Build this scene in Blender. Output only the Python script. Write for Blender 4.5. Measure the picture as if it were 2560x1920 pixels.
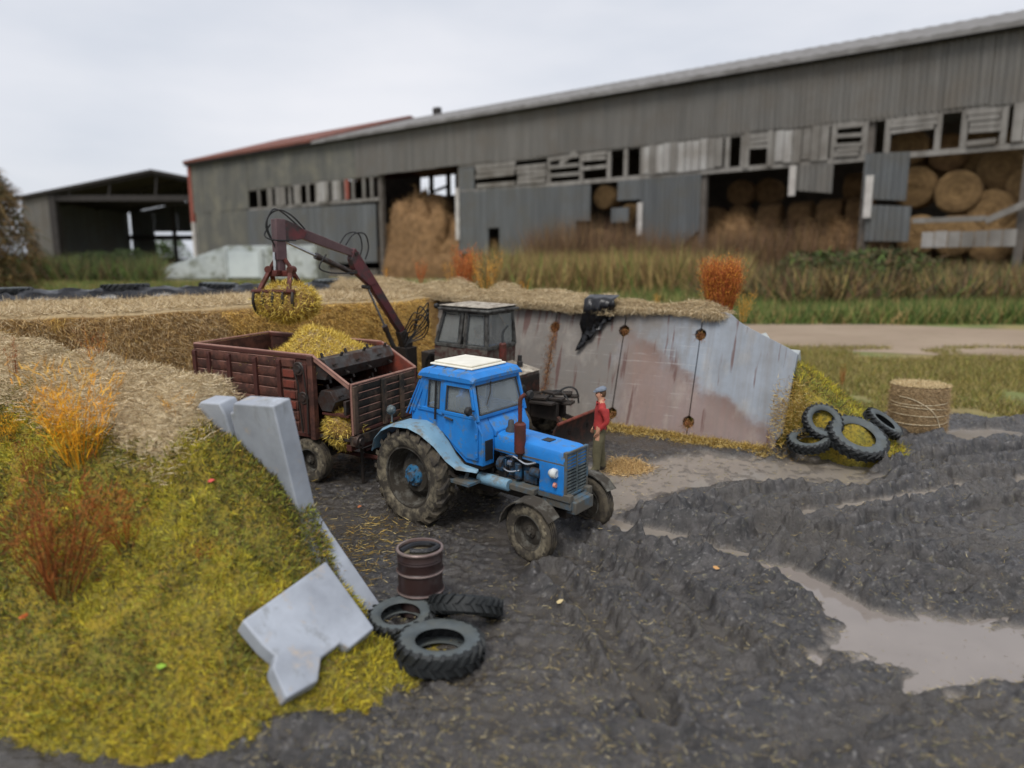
import bpy, bmesh, math, random
import numpy as np
from mathutils import Vector, Matrix, Quaternion

for o in list(bpy.data.objects): bpy.data.objects.remove(o)
SC = bpy.context.scene
COL = SC.collection
R_ = math.radians
rnd = random.Random(7)
RNG = np.random.default_rng(11)

# ------------------------------------------------------------------ camera
FPX, CAMH, HOR = 1760.0, 4.25, 661.0            # focal length in photo pixels, eye height, horizon row
PITCH = math.atan((960 - HOR) / FPX)
cam = bpy.data.cameras.new('camera')
cam.sensor_width = 36; cam.lens = 36 * FPX / 2560
cam.clip_start = 0.1; cam.clip_end = 6000
cam.dof.use_dof = True; cam.dof.focus_distance = 11.6; cam.dof.aperture_fstop = 0.32
cam_o = bpy.data.objects.new('camera', cam); COL.objects.link(cam_o)
cam_o.location = (0, 0, CAMH); cam_o.rotation_euler = (math.pi / 2 - PITCH, 0, 0)
SC.camera = cam_o
SC.render.resolution_x, SC.render.resolution_y = 1024, 768

# ------------------------------------------------------------------ sky (overcast) and soft sun
SUN_EL, SUN_AZ = R_(58), R_(200)
world = bpy.data.worlds.new('World'); SC.world = world; world.use_nodes = True
wn, wl = world.node_tree.nodes, world.node_tree.links
wn.clear()
w_out = wn.new('ShaderNodeOutputWorld'); w_bg = wn.new('ShaderNodeBackground'); w_bg.inputs[1].default_value = 0.1
sky = wn.new('ShaderNodeTexSky'); sky.sky_type = 'NISHITA'; sky.sun_disc = False
sky.sun_elevation = SUN_EL; sky.sun_rotation = SUN_AZ; sky.dust_density = 3.0
tc = wn.new('ShaderNodeTexCoord'); mp = wn.new('ShaderNodeMapping'); mp.inputs['Scale'].default_value = (1.0, 1.0, 3.2)
nz = wn.new('ShaderNodeTexNoise'); nz.inputs['Scale'].default_value = 1.7; nz.inputs['Detail'].default_value = 5; nz.inputs['Roughness'].default_value = .5
cr = wn.new('ShaderNodeValToRGB'); cr.color_ramp.elements[0].position = .3; cr.color_ramp.elements[1].position = .72
cr.color_ramp.elements[0].color = (3.85, 4.18, 4.75, 1); cr.color_ramp.elements[1].color = (5.8, 5.8, 6.05, 1)
mx = wn.new('ShaderNodeMix'); mx.data_type = 'RGBA'; mx.inputs[0].default_value = .9
wl.new(tc.outputs['Generated'], mp.inputs[0]); wl.new(mp.outputs[0], nz.inputs[0]); wl.new(nz.outputs[0], cr.inputs[0])
wl.new(sky.outputs[0], mx.inputs['A']); wl.new(cr.outputs[0], mx.inputs['B'])
wl.new(mx.outputs['Result'], w_bg.inputs[0]); wl.new(w_bg.outputs[0], w_out.inputs[0])
sun = bpy.data.lights.new('sun', 'SUN'); sun.energy = 1.5; sun.angle = R_(24); sun.color = (1, .97, .92)
sun_o = bpy.data.objects.new('sun', sun); COL.objects.link(sun_o)
_sd = Vector((math.sin(SUN_AZ) * math.cos(SUN_EL), math.cos(SUN_AZ) * math.cos(SUN_EL), math.sin(SUN_EL)))
sun_o.rotation_euler = _sd.to_track_quat('Z', 'Y').to_euler(); sun_o.location = (0, -20, 60)
vs = SC.view_settings; vs.view_transform = 'Standard'; vs.look = 'None'; vs.exposure = 0.64; vs.gamma = 1.0; vs.use_curve_mapping = False
SC.render.engine = 'CYCLES'; SC.cycles.use_denoising = True; SC.cycles.max_bounces = 6

# ------------------------------------------------------------------ measuring helpers
_c, _s = math.cos(PITCH), math.sin(PITCH)
def ray(u, v):
    d = (u - 1280, FPX, -(v - 960))
    return Vector((d[0], d[1] * _c + d[2] * _s, -d[1] * _s + d[2] * _c)).normalized()
CAMP = Vector((0, 0, CAMH))
def on_z(u, v, z=0.0):
    d = ray(u, v); return CAMP + d * ((z - CAMH) / d.z)
def on_plane(u, v, p, n):
    d = ray(u, v); n = Vector(n); return CAMP + d * ((Vector(p) - CAMP).dot(n) / d.dot(n))
SLOPE = 0.04                                      # the yard rises gently away from the camera
def base(x, y): return SLOPE * (y - 8.0)
def on_yard(u, v, dz=0.0):
    z = dz
    for i in range(40):
        p = on_z(u, v, z); z = base(p.x, p.y) + dz
    return p
# silo frame: s towards the open end, w across towards the right-hand wall
UX, UY = 0.857, -0.515; NX, NY = 0.515, 0.857; OX, OY = -1.59, 8.12
def sw(s, w, z=0.0): return Vector((OX + s * UX + w * NX, OY + s * UY + w * NY, z))
def to_sw(x, y): return (x - OX) * UX + (y - OY) * UY, (x - OX) * NX + (y - OY) * NY

# ------------------------------------------------------------------ noise
_TAB = np.random.default_rng(3).random((256, 256))
def vn(x, y, k=0):
    x = np.asarray(x, float) + 37.2 * k; y = np.asarray(y, float) + 91.7 * k
    xi = np.floor(x).astype(int); yi = np.floor(y).astype(int); fx = x - xi; fy = y - yi
    fx = fx * fx * (3 - 2 * fx); fy = fy * fy * (3 - 2 * fy)
    a = _TAB[xi & 255, yi & 255]; b = _TAB[(xi + 1) & 255, yi & 255]; c = _TAB[xi & 255, (yi + 1) & 255]; d = _TAB[(xi + 1) & 255, (yi + 1) & 255]
    return (a * (1 - fx) + b * fx) * (1 - fy) + (c * (1 - fx) + d * fx) * fy
def fbm(x, y, o=4, k=0):
    r = 0; a = .5; t = 0
    for i in range(o):
        r = r + a * vn(np.asarray(x) * 2 ** i, np.asarray(y) * 2 ** i, k + i); t += a; a *= .5
    return r / t
def sst(a, b, x):
    t = np.clip((np.asarray(x, float) - a) / (b - a), 0, 1); return t * t * (3 - 2 * t)

# ------------------------------------------------------------------ objects and tags
def link(o, parent=None):
    COL.objects.link(o)
    if parent is not None: o.parent = parent
    return o
def tag(o, label=None, cat=None, group=None, kind=None):
    if label: o['label'] = label
    if cat: o['category'] = cat
    if group: o['group'] = group
    if kind: o['kind'] = kind
    return o
def thing(name, label, cat, loc=(0, 0, 0), rz=0.0, group=None, mat=None):
    o = bpy.data.objects.new(name, None); o.empty_display_size = .2; link(o)
    if mat is not None: o.matrix_world = mat
    else: o.location = loc; o.rotation_euler = (0, 0, rz)
    return tag(o, label, cat, group)
def kids(o): return [c for c in bpy.data.objects if c.parent == o]
def copy_tree(o, parent=None):
    c = o.copy(); link(c, parent)
    for ch in kids(o): copy_tree(ch, c)
    return c
def yard_matrix(x, y, head, lift=0.0):
    n = Vector((0, -SLOPE, 1)).normalized(); a = R_(head)
    f = Vector((math.cos(a), math.sin(a), 0)); f = (f - n * f.dot(n)).normalized(); l = n.cross(f)
    m = Matrix((f, l, n)).transposed().to_4x4(); m.translation = (x, y, base(x, y) + lift); return m

class MB:
    def __init__(s): s.v = []; s.f = []; s.sm = []; s.mi = []
    def add(s, vs_, fs, smooth=False, mi=0):
        k = len(s.v); s.v += [tuple(p) for p in vs_]
        for q in fs: s.f.append([i + k for i in q]); s.sm.append(smooth); s.mi.append(mi)
        return s
    def box(s, x0, x1, y0, y1, z0, z1, mi=0):
        return s.add([(x0, y0, z0), (x1, y0, z0), (x1, y1, z0), (x0, y1, z0), (x0, y0, z1), (x1, y0, z1), (x1, y1, z1), (x0, y1, z1)],
                     [(0, 3, 2, 1), (4, 5, 6, 7), (0, 1, 5, 4), (1, 2, 6, 5), (2, 3, 7, 6), (3, 0, 4, 7)], False, mi)
    def bar(s, p0, p1, w, h, up=(0, 0, 1), mi=0, w1=None, h1=None):
        p0, p1 = Vector(p0), Vector(p1); d = (p1 - p0).normalized(); up = Vector(up)
        if abs(d.dot(up)) > .98: up = Vector((1, 0, 0))
        sd = d.cross(up).normalized(); u = sd.cross(d).normalized(); w1 = w if w1 is None else w1; h1 = h if h1 is None else h1
        q = []
        for p, a, b in ((p0, w, h), (p1, w1, h1)):
            for i, j in ((-1, -1), (1, -1), (1, 1), (-1, 1)): q.append(p + sd * i * a / 2 + u * j * b / 2)
        return s.add(q, [(0, 1, 2, 3), (7, 6, 5, 4), (0, 4, 5, 1), (1, 5, 6, 2), (2, 6, 7, 3), (3, 7, 4, 0)], False, mi)
    def tube(s, pts, r, n=8, caps=True, mi=0, closed=False):
        pts = [Vector(p) for p in pts]; m = len(pts); rs = r if isinstance(r, (list, tuple)) else [r] * m
        prev = None; q = []
        for i, p in enumerate(pts):
            if closed: t = pts[(i + 1) % m] - pts[i - 1]
            else: t = pts[min(i + 1, m - 1)] - pts[max(i - 1, 0)]
            t = t.normalized() if t.length > 1e-9 else Vector((0, 0, 1))
            if prev is None:
                a = Vector((0, 0, 1)) if abs(t.z) < .9 else Vector((1, 0, 0)); sd = t.cross(a).normalized()
            else:
                sd = prev - t * prev.dot(t); sd = sd.normalized() if sd.length > 1e-6 else t.orthogonal().normalized()
            prev = sd; b = t.cross(sd)
            for k in range(n):
                a = 2 * math.pi * k / n; q.append(p + (sd * math.cos(a) + b * math.sin(a)) * rs[i])
        fs = []
        for i in range(m if closed else m - 1):
            j = (i + 1) % m
            for k in range(n): fs.append((i * n + k, i * n + (k + 1) % n, j * n + (k + 1) % n, j * n + k))
        s.add(q, fs, True, mi)
        if caps and not closed:
            k0 = len(s.v) - len(q)
            s.f.append([k0 + k for k in range(n)][::-1]); s.sm.append(False); s.mi.append(mi)
            s.f.append([k0 + (m - 1) * n + k for k in range(n)]); s.sm.append(False); s.mi.append(mi)
        return s
    def cyl(s, p0, p1, r, n=16, mi=0, r1=None): return s.tube([p0, p1], [r, r if r1 is None else r1], n, True, mi)
    def lathe(s, prof, n=32, c=(0, 0, 0), ax='y', closed=False, mis=None, smooth=True):
        q = []; m = len(prof)
        for k in range(n):
            a = 2 * math.pi * k / n; ca, sa = math.cos(a), math.sin(a)
            for r, h in prof:
                if ax == 'y': q.append((c[0] + r * ca, c[1] + h, c[2] + r * sa))
                elif ax == 'x': q.append((c[0] + h, c[1] + r * ca, c[2] + r * sa))
                else: q.append((c[0] + r * ca, c[1] + r * sa, c[2] + h))
        for i in range(m if closed else m - 1):
            fs = []; j = (i + 1) % m
            for k in range(n):
                l = (k + 1) % n; fs.append((k * m + i, l * m + i, l * m + j, k * m + j))
            if i == 0: s.add(q, fs, smooth, mis[i] if mis else 0); k0 = len(s.v) - len(q)
            else:
                for g in fs: s.f.append([x + k0 for x in g]); s.sm.append(smooth); s.mi.append(mis[i] if mis else 0)
        return s
    def prism(s, poly, d0, d1, fn, mi=0):
        n = len(poly); q = [fn(a, b, d0) for a, b in poly] + [fn(a, b, d1) for a, b in poly]
        return s.add(q, [tuple(range(n))[::-1], tuple(range(n, 2 * n))] + [(i, (i + 1) % n, n + (i + 1) % n, n + i) for i in range(n)], False, mi)
    def quad(s, a, b, c, d, mi=0): return s.add([a, b, c, d], [(0, 1, 2, 3)], False, mi)
    def mesh(s, name, mats, angle=35):
        me = bpy.data.meshes.new(name); me.from_pydata(s.v, [], s.f)
        me.polygons.foreach_set('use_smooth', s.sm); me.polygons.foreach_set('material_index', s.mi)
        for m in (mats if isinstance(mats, (list, tuple)) else [mats]): me.materials.append(m)
        bm = bmesh.new(); bm.from_mesh(me); bmesh.ops.recalc_face_normals(bm, faces=bm.faces); bm.to_mesh(me); bm.free()
        try: me.set_sharp_from_angle(angle=R_(angle))
        except Exception: pass
        me.update(); return me
    def build(s, name, mats, parent=None, bevel=0, angle=35, seg=2):
        o = bpy.data.objects.new(name, s.mesh(name, mats, angle)); link(o, parent)
        if bevel:
            b = o.modifiers.new('bevel', 'BEVEL'); b.width = bevel; b.segments = seg; b.limit_method = 'ANGLE'; b.angle_limit = R_(40)
        return o

def spline(pts, k=6):
    P = [Vector(p) for p in pts]; out = []
    for i in range(len(P) - 1):
        a, b, c, d = P[max(i - 1, 0)], P[i], P[i + 1], P[min(i + 2, len(P) - 1)]
        for j in range(k):
            t = j / k
            out.append(.5 * (2 * b + (c - a) * t + (2 * a - 5 * b + 4 * c - d) * t * t + (3 * b - a - 3 * c + d) * t ** 3))
    return out + [P[-1]]

def tri_mesh(name, V, T, col=None, mat=None, smooth=False):
    """numpy vertices, triangles (or quads) and per-vertex colour to a mesh"""
    me = bpy.data.meshes.new(name); k = T.shape[1]
    me.vertices.add(len(V)); me.vertices.foreach_set('co', np.ascontiguousarray(V, dtype=np.float32).ravel())
    me.loops.add(T.size); me.loops.foreach_set('vertex_index', np.ascontiguousarray(T, dtype=np.int32).ravel())
    me.polygons.add(len(T)); me.polygons.foreach_set('loop_start', np.arange(0, T.size, k, dtype=np.int32))
    if smooth: me.polygons.foreach_set('use_smooth', np.ones(len(T), dtype=bool))
    me.update(calc_edges=True)
    if col is not None:
        at = me.color_attributes.new('Col', 'FLOAT_COLOR', 'POINT')
        c4 = np.ones((len(V), 4), np.float32); c4[:, :3] = col; at.data.foreach_set('color', c4.ravel())
    if mat is not None: me.materials.append(mat)
    return me
def grid_obj(name, X, Y, Z, mat, col=None, parent=None, attrs=None):
    n, m = X.shape; V = np.stack([X, Y, Z], -1).reshape(-1, 3)
    i = np.arange(n * m).reshape(n, m)
    T = np.stack([i[:-1, :-1], i[1:, :-1], i[1:, 1:], i[:-1, 1:]], -1).reshape(-1, 4)
    me = tri_mesh(name, V, T, None if col is None else np.asarray(col).reshape(-1, 3), mat, True)
    for k, a in (attrs or {}).items():
        at = me.attributes.new(k, 'FLOAT', 'POINT'); at.data.foreach_set('value', np.ascontiguousarray(a, dtype=np.float32).ravel())
    o = bpy.data.objects.new(name, me); return link(o, parent)
def strands(name, P, D, L, W, C, mat, bend=.35, parent=None, droop=0.0):
    """thin tapering blades of two segments: roots P, directions D, lengths L, widths W, colours C"""
    n = len(P); D = D / np.linalg.norm(D, axis=1, keepdims=True); L = np.broadcast_to(np.asarray(L, float), (n,)); W = np.broadcast_to(np.asarray(W, float), (n,))
    rv = RNG.normal(size=(n, 3)); sd = np.cross(D, rv); sd /= np.linalg.norm(sd, axis=1, keepdims=True) + 1e-9
    bd = np.cross(D, sd) * (RNG.normal(size=(n, 1)) * bend); bd[:, 2] -= droop
    m1 = P + (D * .5 + bd * .12) * L[:, None]; m2 = P + (D * .95 + bd * .5) * L[:, None]; w = sd * W[:, None] * .5
    V = np.stack([P - w, P + w, m1 - w * .8, m1 + w * .8, m2], 1).reshape(-1, 3)
    b = (np.arange(n) * 5)[:, None]
    T = np.concatenate([b + [0, 1, 3], b + [0, 3, 2], b + [2, 3, 4]], 1).reshape(-1, 3)
    me = tri_mesh(name, V, T, np.repeat(C, 5, 0), mat)
    return link(bpy.data.objects.new(name, me), parent)
def pick(n, cols, jit=.18, wts=None, idx=None):
    c = np.array(cols, float)
    i = RNG.choice(len(c), n, p=wts) if idx is None else np.clip(idx, 0, len(c) - 1).astype(int)
    return c[i] * (1 + RNG.normal(size=(n, 1)) * jit).clip(.4, 1.7)

# ------------------------------------------------------------------ materials
def rgb(r, g, b):
    f = lambda c: (c / 255) / 12.92 if c < 10.3 else ((c / 255 + .055) / 1.055) ** 2.4
    return (f(r), f(g), f(b))
class NT:
    def __init__(s, name):
        s.m = bpy.data.materials.new(name); s.m.use_nodes = True; s.t = s.m.node_tree; s.n = s.t.nodes; s.l = s.t.links
        s.b = s.n['Principled BSDF']; s.tc = s.n.new('ShaderNodeTexCoord')
    def co(s, scale=(1, 1, 1), kind='Object', loc=(0, 0, 0)):
        mp = s.n.new('ShaderNodeMapping'); mp.inputs['Scale'].default_value = scale; mp.inputs['Location'].default_value = loc
        s.l.new(s.tc.outputs[kind], mp.inputs[0]); return mp.outputs[0]
    def noise(s, scale, vec=None, detail=4, rough=.55, dist=0):
        q = s.n.new('ShaderNodeTexNoise'); q.inputs['Scale'].default_value = scale; q.inputs['Detail'].default_value = detail
        q.inputs['Roughness'].default_value = rough; q.inputs['Distortion'].default_value = dist
        s.l.new(vec if vec is not None else s.tc.outputs['Object'], q.inputs['Vector']); return q.outputs[0]
    def ramp(s, x, a, b, c0=(0, 0, 0), c1=(1, 1, 1)):
        q = s.n.new('ShaderNodeValToRGB'); e = q.color_ramp.elements; e[0].position = a; e[1].position = b
        e[0].color = (*c0, 1); e[1].color = (*c1, 1); s.l.new(x, q.inputs[0]); return q.outputs[0]
    def mix(s, f, a, b, mode='MIX'):
        q = s.n.new('ShaderNodeMix'); q.data_type = 'RGBA'; q.blend_type = mode
        for i, x in (('Factor', f), ('A', a), ('B', b)):
            k = q.inputs[0] if i == 'Factor' else q.inputs[6 if i == 'A' else 7]
            if isinstance(x, (int, float)): k.default_value = x if i == 'Factor' else (x, x, x, 1)
            elif isinstance(x, tuple): k.default_value = (*x, 1)
            else: s.l.new(x, k)
        return q.outputs[2]
    def math(s, op, a, b=0.0, clamp=False):
        q = s.n.new('ShaderNodeMath'); q.operation = op; q.use_clamp = clamp
        for i, x in enumerate((a, b)):
            if isinstance(x, (int, float)): q.inputs[i].default_value = x
            else: s.l.new(x, q.inputs[i])
        return q.outputs[0]
    def attr(s, name, out=0):
        q = s.n.new('ShaderNodeAttribute'); q.attribute_name = name; return q.outputs[out]
    def sep(s, v):
        q = s.n.new('ShaderNodeSeparateXYZ'); s.l.new(v, q.inputs[0]); return q.outputs
    def col(s, x):
        if isinstance(x, tuple): s.b.inputs['Base Color'].default_value = (*x, 1)
        else: s.l.new(x, s.b.inputs['Base Color'])
    def rough(s, x):
        if isinstance(x, (int, float)): s.b.inputs['Roughness'].default_value = x
        else: s.l.new(x, s.b.inputs['Roughness'])
    def bump(s, h, st=.4, d=.02):
        q = s.n.new('ShaderNodeBump'); q.inputs['Strength'].default_value = st; q.inputs['Distance'].default_value = d
        s.l.new(h, q.inputs['Height']); s.l.new(q.outputs[0], s.b.inputs['Normal']); s.l.new(q.outputs[0], s.b.inputs['Coat Normal'])
def pm(name, c1, c2=None, scale=4, rough=.7, metal=0, bump=0, bscale=40, dirt=None, amt=.5, dscale=3, bd=.01, spec=.4, stretch=(1, 1, 1)):
    """two-tone procedural surface with optional blotches of dirt or rust on top"""
    t = NT(name); v = t.co(stretch); c2 = c2 or tuple(x * .75 for x in c1)
    c = t.mix(t.ramp(t.noise(scale, v, 5), .32, .68), c1, c2)
    r = rough
    if dirt:
        m = t.ramp(t.noise(dscale, t.co(stretch, loc=(3, 7, 1)), 8, .65), .62 - amt * .5, .72 - amt * .35); c = t.mix(m, c, dirt)
        r = t.mix(m, rough, min(1, rough + .25))
    t.col(c); t.rough(r); t.b.inputs['Metallic'].default_value = metal; t.b.inputs['Specular IOR Level'].default_value = spec
    if bump: t.bump(t.noise(bscale, None, 5, .6), bump, bd)
    return t.m
def colmat(name, rough=.8, spec=.25, trans=0):
    t = NT(name); t.l.new(t.attr('Col'), t.b.inputs['Base Color']); t.rough(rough); t.b.inputs['Specular IOR Level'].default_value = spec
    return t.m
MUDC = rgb(92, 84, 76)
M = {}
M['strand'] = colmat('strand_fibre')
M['blue'] = pm('blue_paint', rgb(34, 128, 208), rgb(38, 112, 184), 3, .5, 0, .12, 60, dirt=rgb(92, 112, 128), amt=.16, dscale=5)
M['blue_dirty'] = pm('dusty_blue_paint', rgb(60, 100, 128), rgb(78, 100, 108), 4, .6, 0, .15, 50, dirt=rgb(88, 84, 76), amt=.55, dscale=4)
M['bluepale'] = pm('faded_blue_paint', rgb(122, 156, 176), rgb(104, 140, 162), 3, .55, 0, .1, 50, dirt=rgb(112, 116, 114), amt=.25, dscale=5)
M['bluehub'] = pm('blue_hub_paint', rgb(52, 118, 160), rgb(45, 98, 135), 6, .55, 0, .2, 40, dirt=rgb(76, 72, 66), amt=.4, dscale=9)
M['white'] = pm('white_hatch_paint', rgb(228, 225, 212), rgb(214, 210, 195), 4, .5)
M['black'] = pm('black_rubber', rgb(30, 30, 31), rgb(38, 38, 38), 8, .55)
M['rubber_trim'] = pm('grey_trim', rgb(52, 55, 58), rgb(66, 68, 68), 8, .6)
M['grille'] = pm('grille_metal', rgb(120, 128, 126), rgb(92, 102, 104), 10, .5, .2, dirt=rgb(70, 80, 84), amt=.4, dscale=12)
M['dark'] = pm('dark_greasy_metal', rgb(46, 43, 41), rgb(60, 52, 46), 6, .55, .3, .2, 40)
M['engine'] = pm('engine_blue_grime', rgb(42, 92, 130), rgb(36, 60, 78), 7, .55, 0, .2, 40, dirt=rgb(48, 44, 42), amt=.5, dscale=6)
M['rustbrown'] = pm('rust_brown_paint', rgb(98, 42, 34), rgb(82, 38, 32), 5, .6, 0, .15, 40, dirt=rgb(72, 40, 30), amt=.4, dscale=7)
M['chrome'] = pm('steel_rod', rgb(205, 208, 210), rgb(180, 182, 186), 5, .22, .9)
M['lamp'] = pm('lamp_lens', rgb(205, 208, 205), rgb(185, 190, 190), 8, .15)
M['lamp_red'] = pm('red_lens', rgb(190, 92, 78), rgb(205, 150, 130), 8, .25)
M['tread'] = pm('muddy_tread', rgb(42, 39, 36), rgb(62, 56, 49), 6, .8, 0, .3, 30, dirt=rgb(92, 84, 70), amt=.4, dscale=4)
M['wall_tan'] = pm('mud_caked_sidewall', rgb(146, 136, 114), rgb(118, 109, 91), 4, .85, 0, .35, 26, dirt=rgb(62, 57, 50), amt=.5, dscale=5)
M['rim'] = pm('muddy_rim', rgb(118, 116, 108), rgb(94, 92, 86), 4, .75, .1, .3, 30, dirt=rgb(60, 55, 48), amt=.6, dscale=5)
M['tyre'] = pm('old_grey_rubber', rgb(88, 95, 97), rgb(70, 76, 78), 5, .6, 0, .15, 50, dirt=rgb(82, 86, 84), amt=.35, dscale=4)
M['tyre_dk'] = pm('dark_tread_rubber', rgb(40, 43, 44), rgb(32, 34, 35), 5, .6, 0, .15, 50)
M['tr_red'] = pm('trailer_red_brown', rgb(110, 68, 54), rgb(92, 58, 48), 3, .62, 0, .22, 40, dirt=rgb(66, 42, 35), amt=.45, dscale=4)
M['tr_front'] = pm('trailer_muddy_boards', rgb(98, 80, 66), rgb(78, 62, 51), 4, .75, 0, .3, 40, dirt=rgb(42, 41, 38), amt=.42, dscale=3.2)
M['tr_post'] = pm('trailer_frame_paint', rgb(84, 46, 38), rgb(72, 42, 36), 5, .6, 0, .2, 40)
M['tr_bright'] = pm('fresh_red_primer', rgb(136, 64, 48), rgb(116, 58, 45), 4, .6, 0, .15, 40, dirt=rgb(98, 52, 42), amt=.45, dscale=6)
M['tr_edge'] = pm('worn_pinkish_edge', rgb(160, 122, 108), rgb(136, 98, 86), 6, .6, 0, .1, 40)
M['steel_dk'] = pm('worn_dark_steel', rgb(88, 86, 84), rgb(64, 60, 58), 4, .45, .5, .2, 30, dirt=rgb(70, 52, 44), amt=.35, dscale=4)
M['boom'] = pm('boom_maroon', rgb(104, 48, 52), rgb(84, 42, 46), 3, .5, 0, .12, 40, dirt=rgb(62, 54, 54), amt=.35, dscale=3)
M['boom_grey'] = pm('boom_grey_maroon', rgb(98, 76, 78), rgb(80, 58, 62), 3, .5, 0, .12, 40)
M['cab_grey'] = pm('grimy_grey_cab', rgb(92, 92, 88), rgb(70, 70, 68), 5, .65, 0, .2, 40, dirt=rgb(48, 45, 42), amt=.4, dscale=7)
M['cab_rust'] = pm('rusty_red_cab', rgb(78, 46, 40), rgb(62, 42, 38), 5, .7, 0, .25, 40, dirt=rgb(96, 90, 82), amt=.4, dscale=8)
M['roof_dust'] = pm('dusty_roof', rgb(186, 178, 162), rgb(160, 152, 138), 3, .8, 0, .3, 30, dirt=rgb(116, 106, 96), amt=.35, dscale=5)
M['blade'] = pm('rusty_blade', rgb(92, 50, 36), rgb(70, 42, 32), 3, .75, 0, .35, 30, dirt=rgb(48, 42, 38), amt=.55, dscale=4)
M['barrel'] = pm('barrel_brown', rgb(58, 41, 39), rgb(47, 35, 34), 3, .38, 0, .06, 40, dirt=rgb(58, 48, 46), amt=.25, dscale=5)
M['barrel_rim'] = pm('barrel_worn_hoop', rgb(140, 126, 120), rgb(112, 92, 88), 6, .4, .3)
M['plastic'] = pm('black_film', rgb(17, 17, 20), rgb(24, 24, 27), 3, .28, 0, .5, 9, bd=.03)
M['twine'] = pm('pale_twine', rgb(214, 200, 172), rgb(196, 182, 152), 30, .8)
M['rubble'] = pm('pale_broken_concrete', rgb(176, 182, 182), rgb(148, 154, 156), 3, .8, 0, .35, 14, bd=.03)
def glass(name, tint, alpha_dirt=.35, rough=.08):
    t = NT(name); t.col(tint); t.rough(rough)
    tr = t.n.new('ShaderNodeBsdfTransparent'); tr.inputs[0].default_value = (.86, .9, .9, 1)
    ms = t.n.new('ShaderNodeMixShader'); out = t.n['Material Output']
    m = t.ramp(t.noise(3, None, 3, .5), .3, .75, (alpha_dirt * .8,) * 3, (min(1, alpha_dirt * 1.25),) * 3)
    t.l.new(m, ms.inputs[0]); t.l.new(tr.outputs[0], ms.inputs[1]); t.l.new(t.b.outputs[0], ms.inputs[2]); t.l.new(ms.outputs[0], out.inputs[0])
    return t.m
M['glass'] = glass('dusty_glass', rgb(172, 180, 184), .3)
M['glass_d'] = glass('dirty_cab_glass', rgb(150, 152, 150), .42)
# ================================================================== THE YARD
FZ = -0.35                                        # level of the field round the yard
def emb_left(x, y):
    s, w = to_sw(x, y); H = 2.56 + .04 * np.clip(-s - 1, 0, 14)
    ws = np.clip(-w - .75, 0, None) / 2.95 + np.clip(w - .1, 0, None) / .8; ss = np.clip(s + 2.5, 0, None) / 3.8
    d = np.sqrt(ws ** 2 + ss ** 2); H = H * (1 - .92 * sst(-1.15, .15, s) * np.exp(-(np.clip(-w - .2, 0, None) / .9) ** 2))
    return np.where(d < 1, H * np.clip(1 - d, 0, 1) ** .95 + ((fbm(x * .9, y * .9, 3, 5) - .5) * .45 + (.22 - np.abs(fbm(x * 3.2, y * 3.2, 3, 6) - .5)) * .42 - .06) * np.clip((1 - d) * 4, 0, 1) * np.clip(d * 4, .25, 1), -1.0)
def emb_right(x, y):
    s, w = to_sw(x, y); H = 2.42
    ws = np.clip(w - 10.6, 0, None) / 2.9 + np.clip(9.8 - w, 0, None) / .8; ss = np.clip(s - 1.85, 0, None) / 3.4
    d = np.sqrt(ws ** 2 + ss ** 2)
    return np.where(d < 1, H * np.clip(1 - d, 0, 1) ** .9 + (fbm(x * .9, y * .9, 3, 8) - .5) * .35 * np.clip((1 - d) * 4, 0, 1), -1.0)
def poly_dist(X, Y, pts):
    D = np.full(X.shape, 1e9)
    for (ax, ay), (bx, by) in zip(pts[:-1], pts[1:]):
        dx, dy = bx - ax, by - ay; t = np.clip(((X - ax) * dx + (Y - ay) * dy) / (dx * dx + dy * dy), 0, 1)
        D = np.minimum(D, np.hypot(X - ax - t * dx, Y - ay - t * dy))
    return D
def yp(*px): return [tuple(on_yard(u, v)[:2]) for u, v in px]
RUTS = [(yp((2190, 1560), (1990, 1440), (1760, 1370), (1545, 1315), (1460, 1290)), .24, .15),
        (yp((2640, 1190), (2400, 1215), (2250, 1245), (2080, 1275), (1930, 1300)), .17, .14),
        (yp((2700, 1050), (2480, 1085), (2360, 1125), (2240, 1150), (2060, 1190)), .22, .075),
        (yp((2620, 1128), (2330, 1165), (2120, 1205), (1900, 1250), (1720, 1290)), .13, .075),
        (yp((2620, 1262), (2330, 1300), (2080, 1345), (1850, 1380), (1640, 1370)), .14, .085),
        (yp((2600, 1500), (2330, 1440), (2080, 1372), (1820, 1318), (1640, 1290)), .13, .08),
        (yp((1840, 1640), (1680, 1480), (1560, 1400), (1440, 1360)), .13, .055), (yp((1640, 1800), (1500, 1560), (1380, 1440)), .13, .05)]
POOLS = [(on_yard(2330, 1600), 1.25, .7), (on_yard(2130, 1120), .22, .1), (on_yard(2090, 1165), .3, .14), (on_yard(2440, 1085), 1.1, .45)]
SLICK = yp((1470, 1250), (1560, 1205), (1760, 1165), (1960, 1178), (2090, 1185))
WATER = -.032
def yard_edge(x): return 18.0 - .28 * (x - 9.9)
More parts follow.
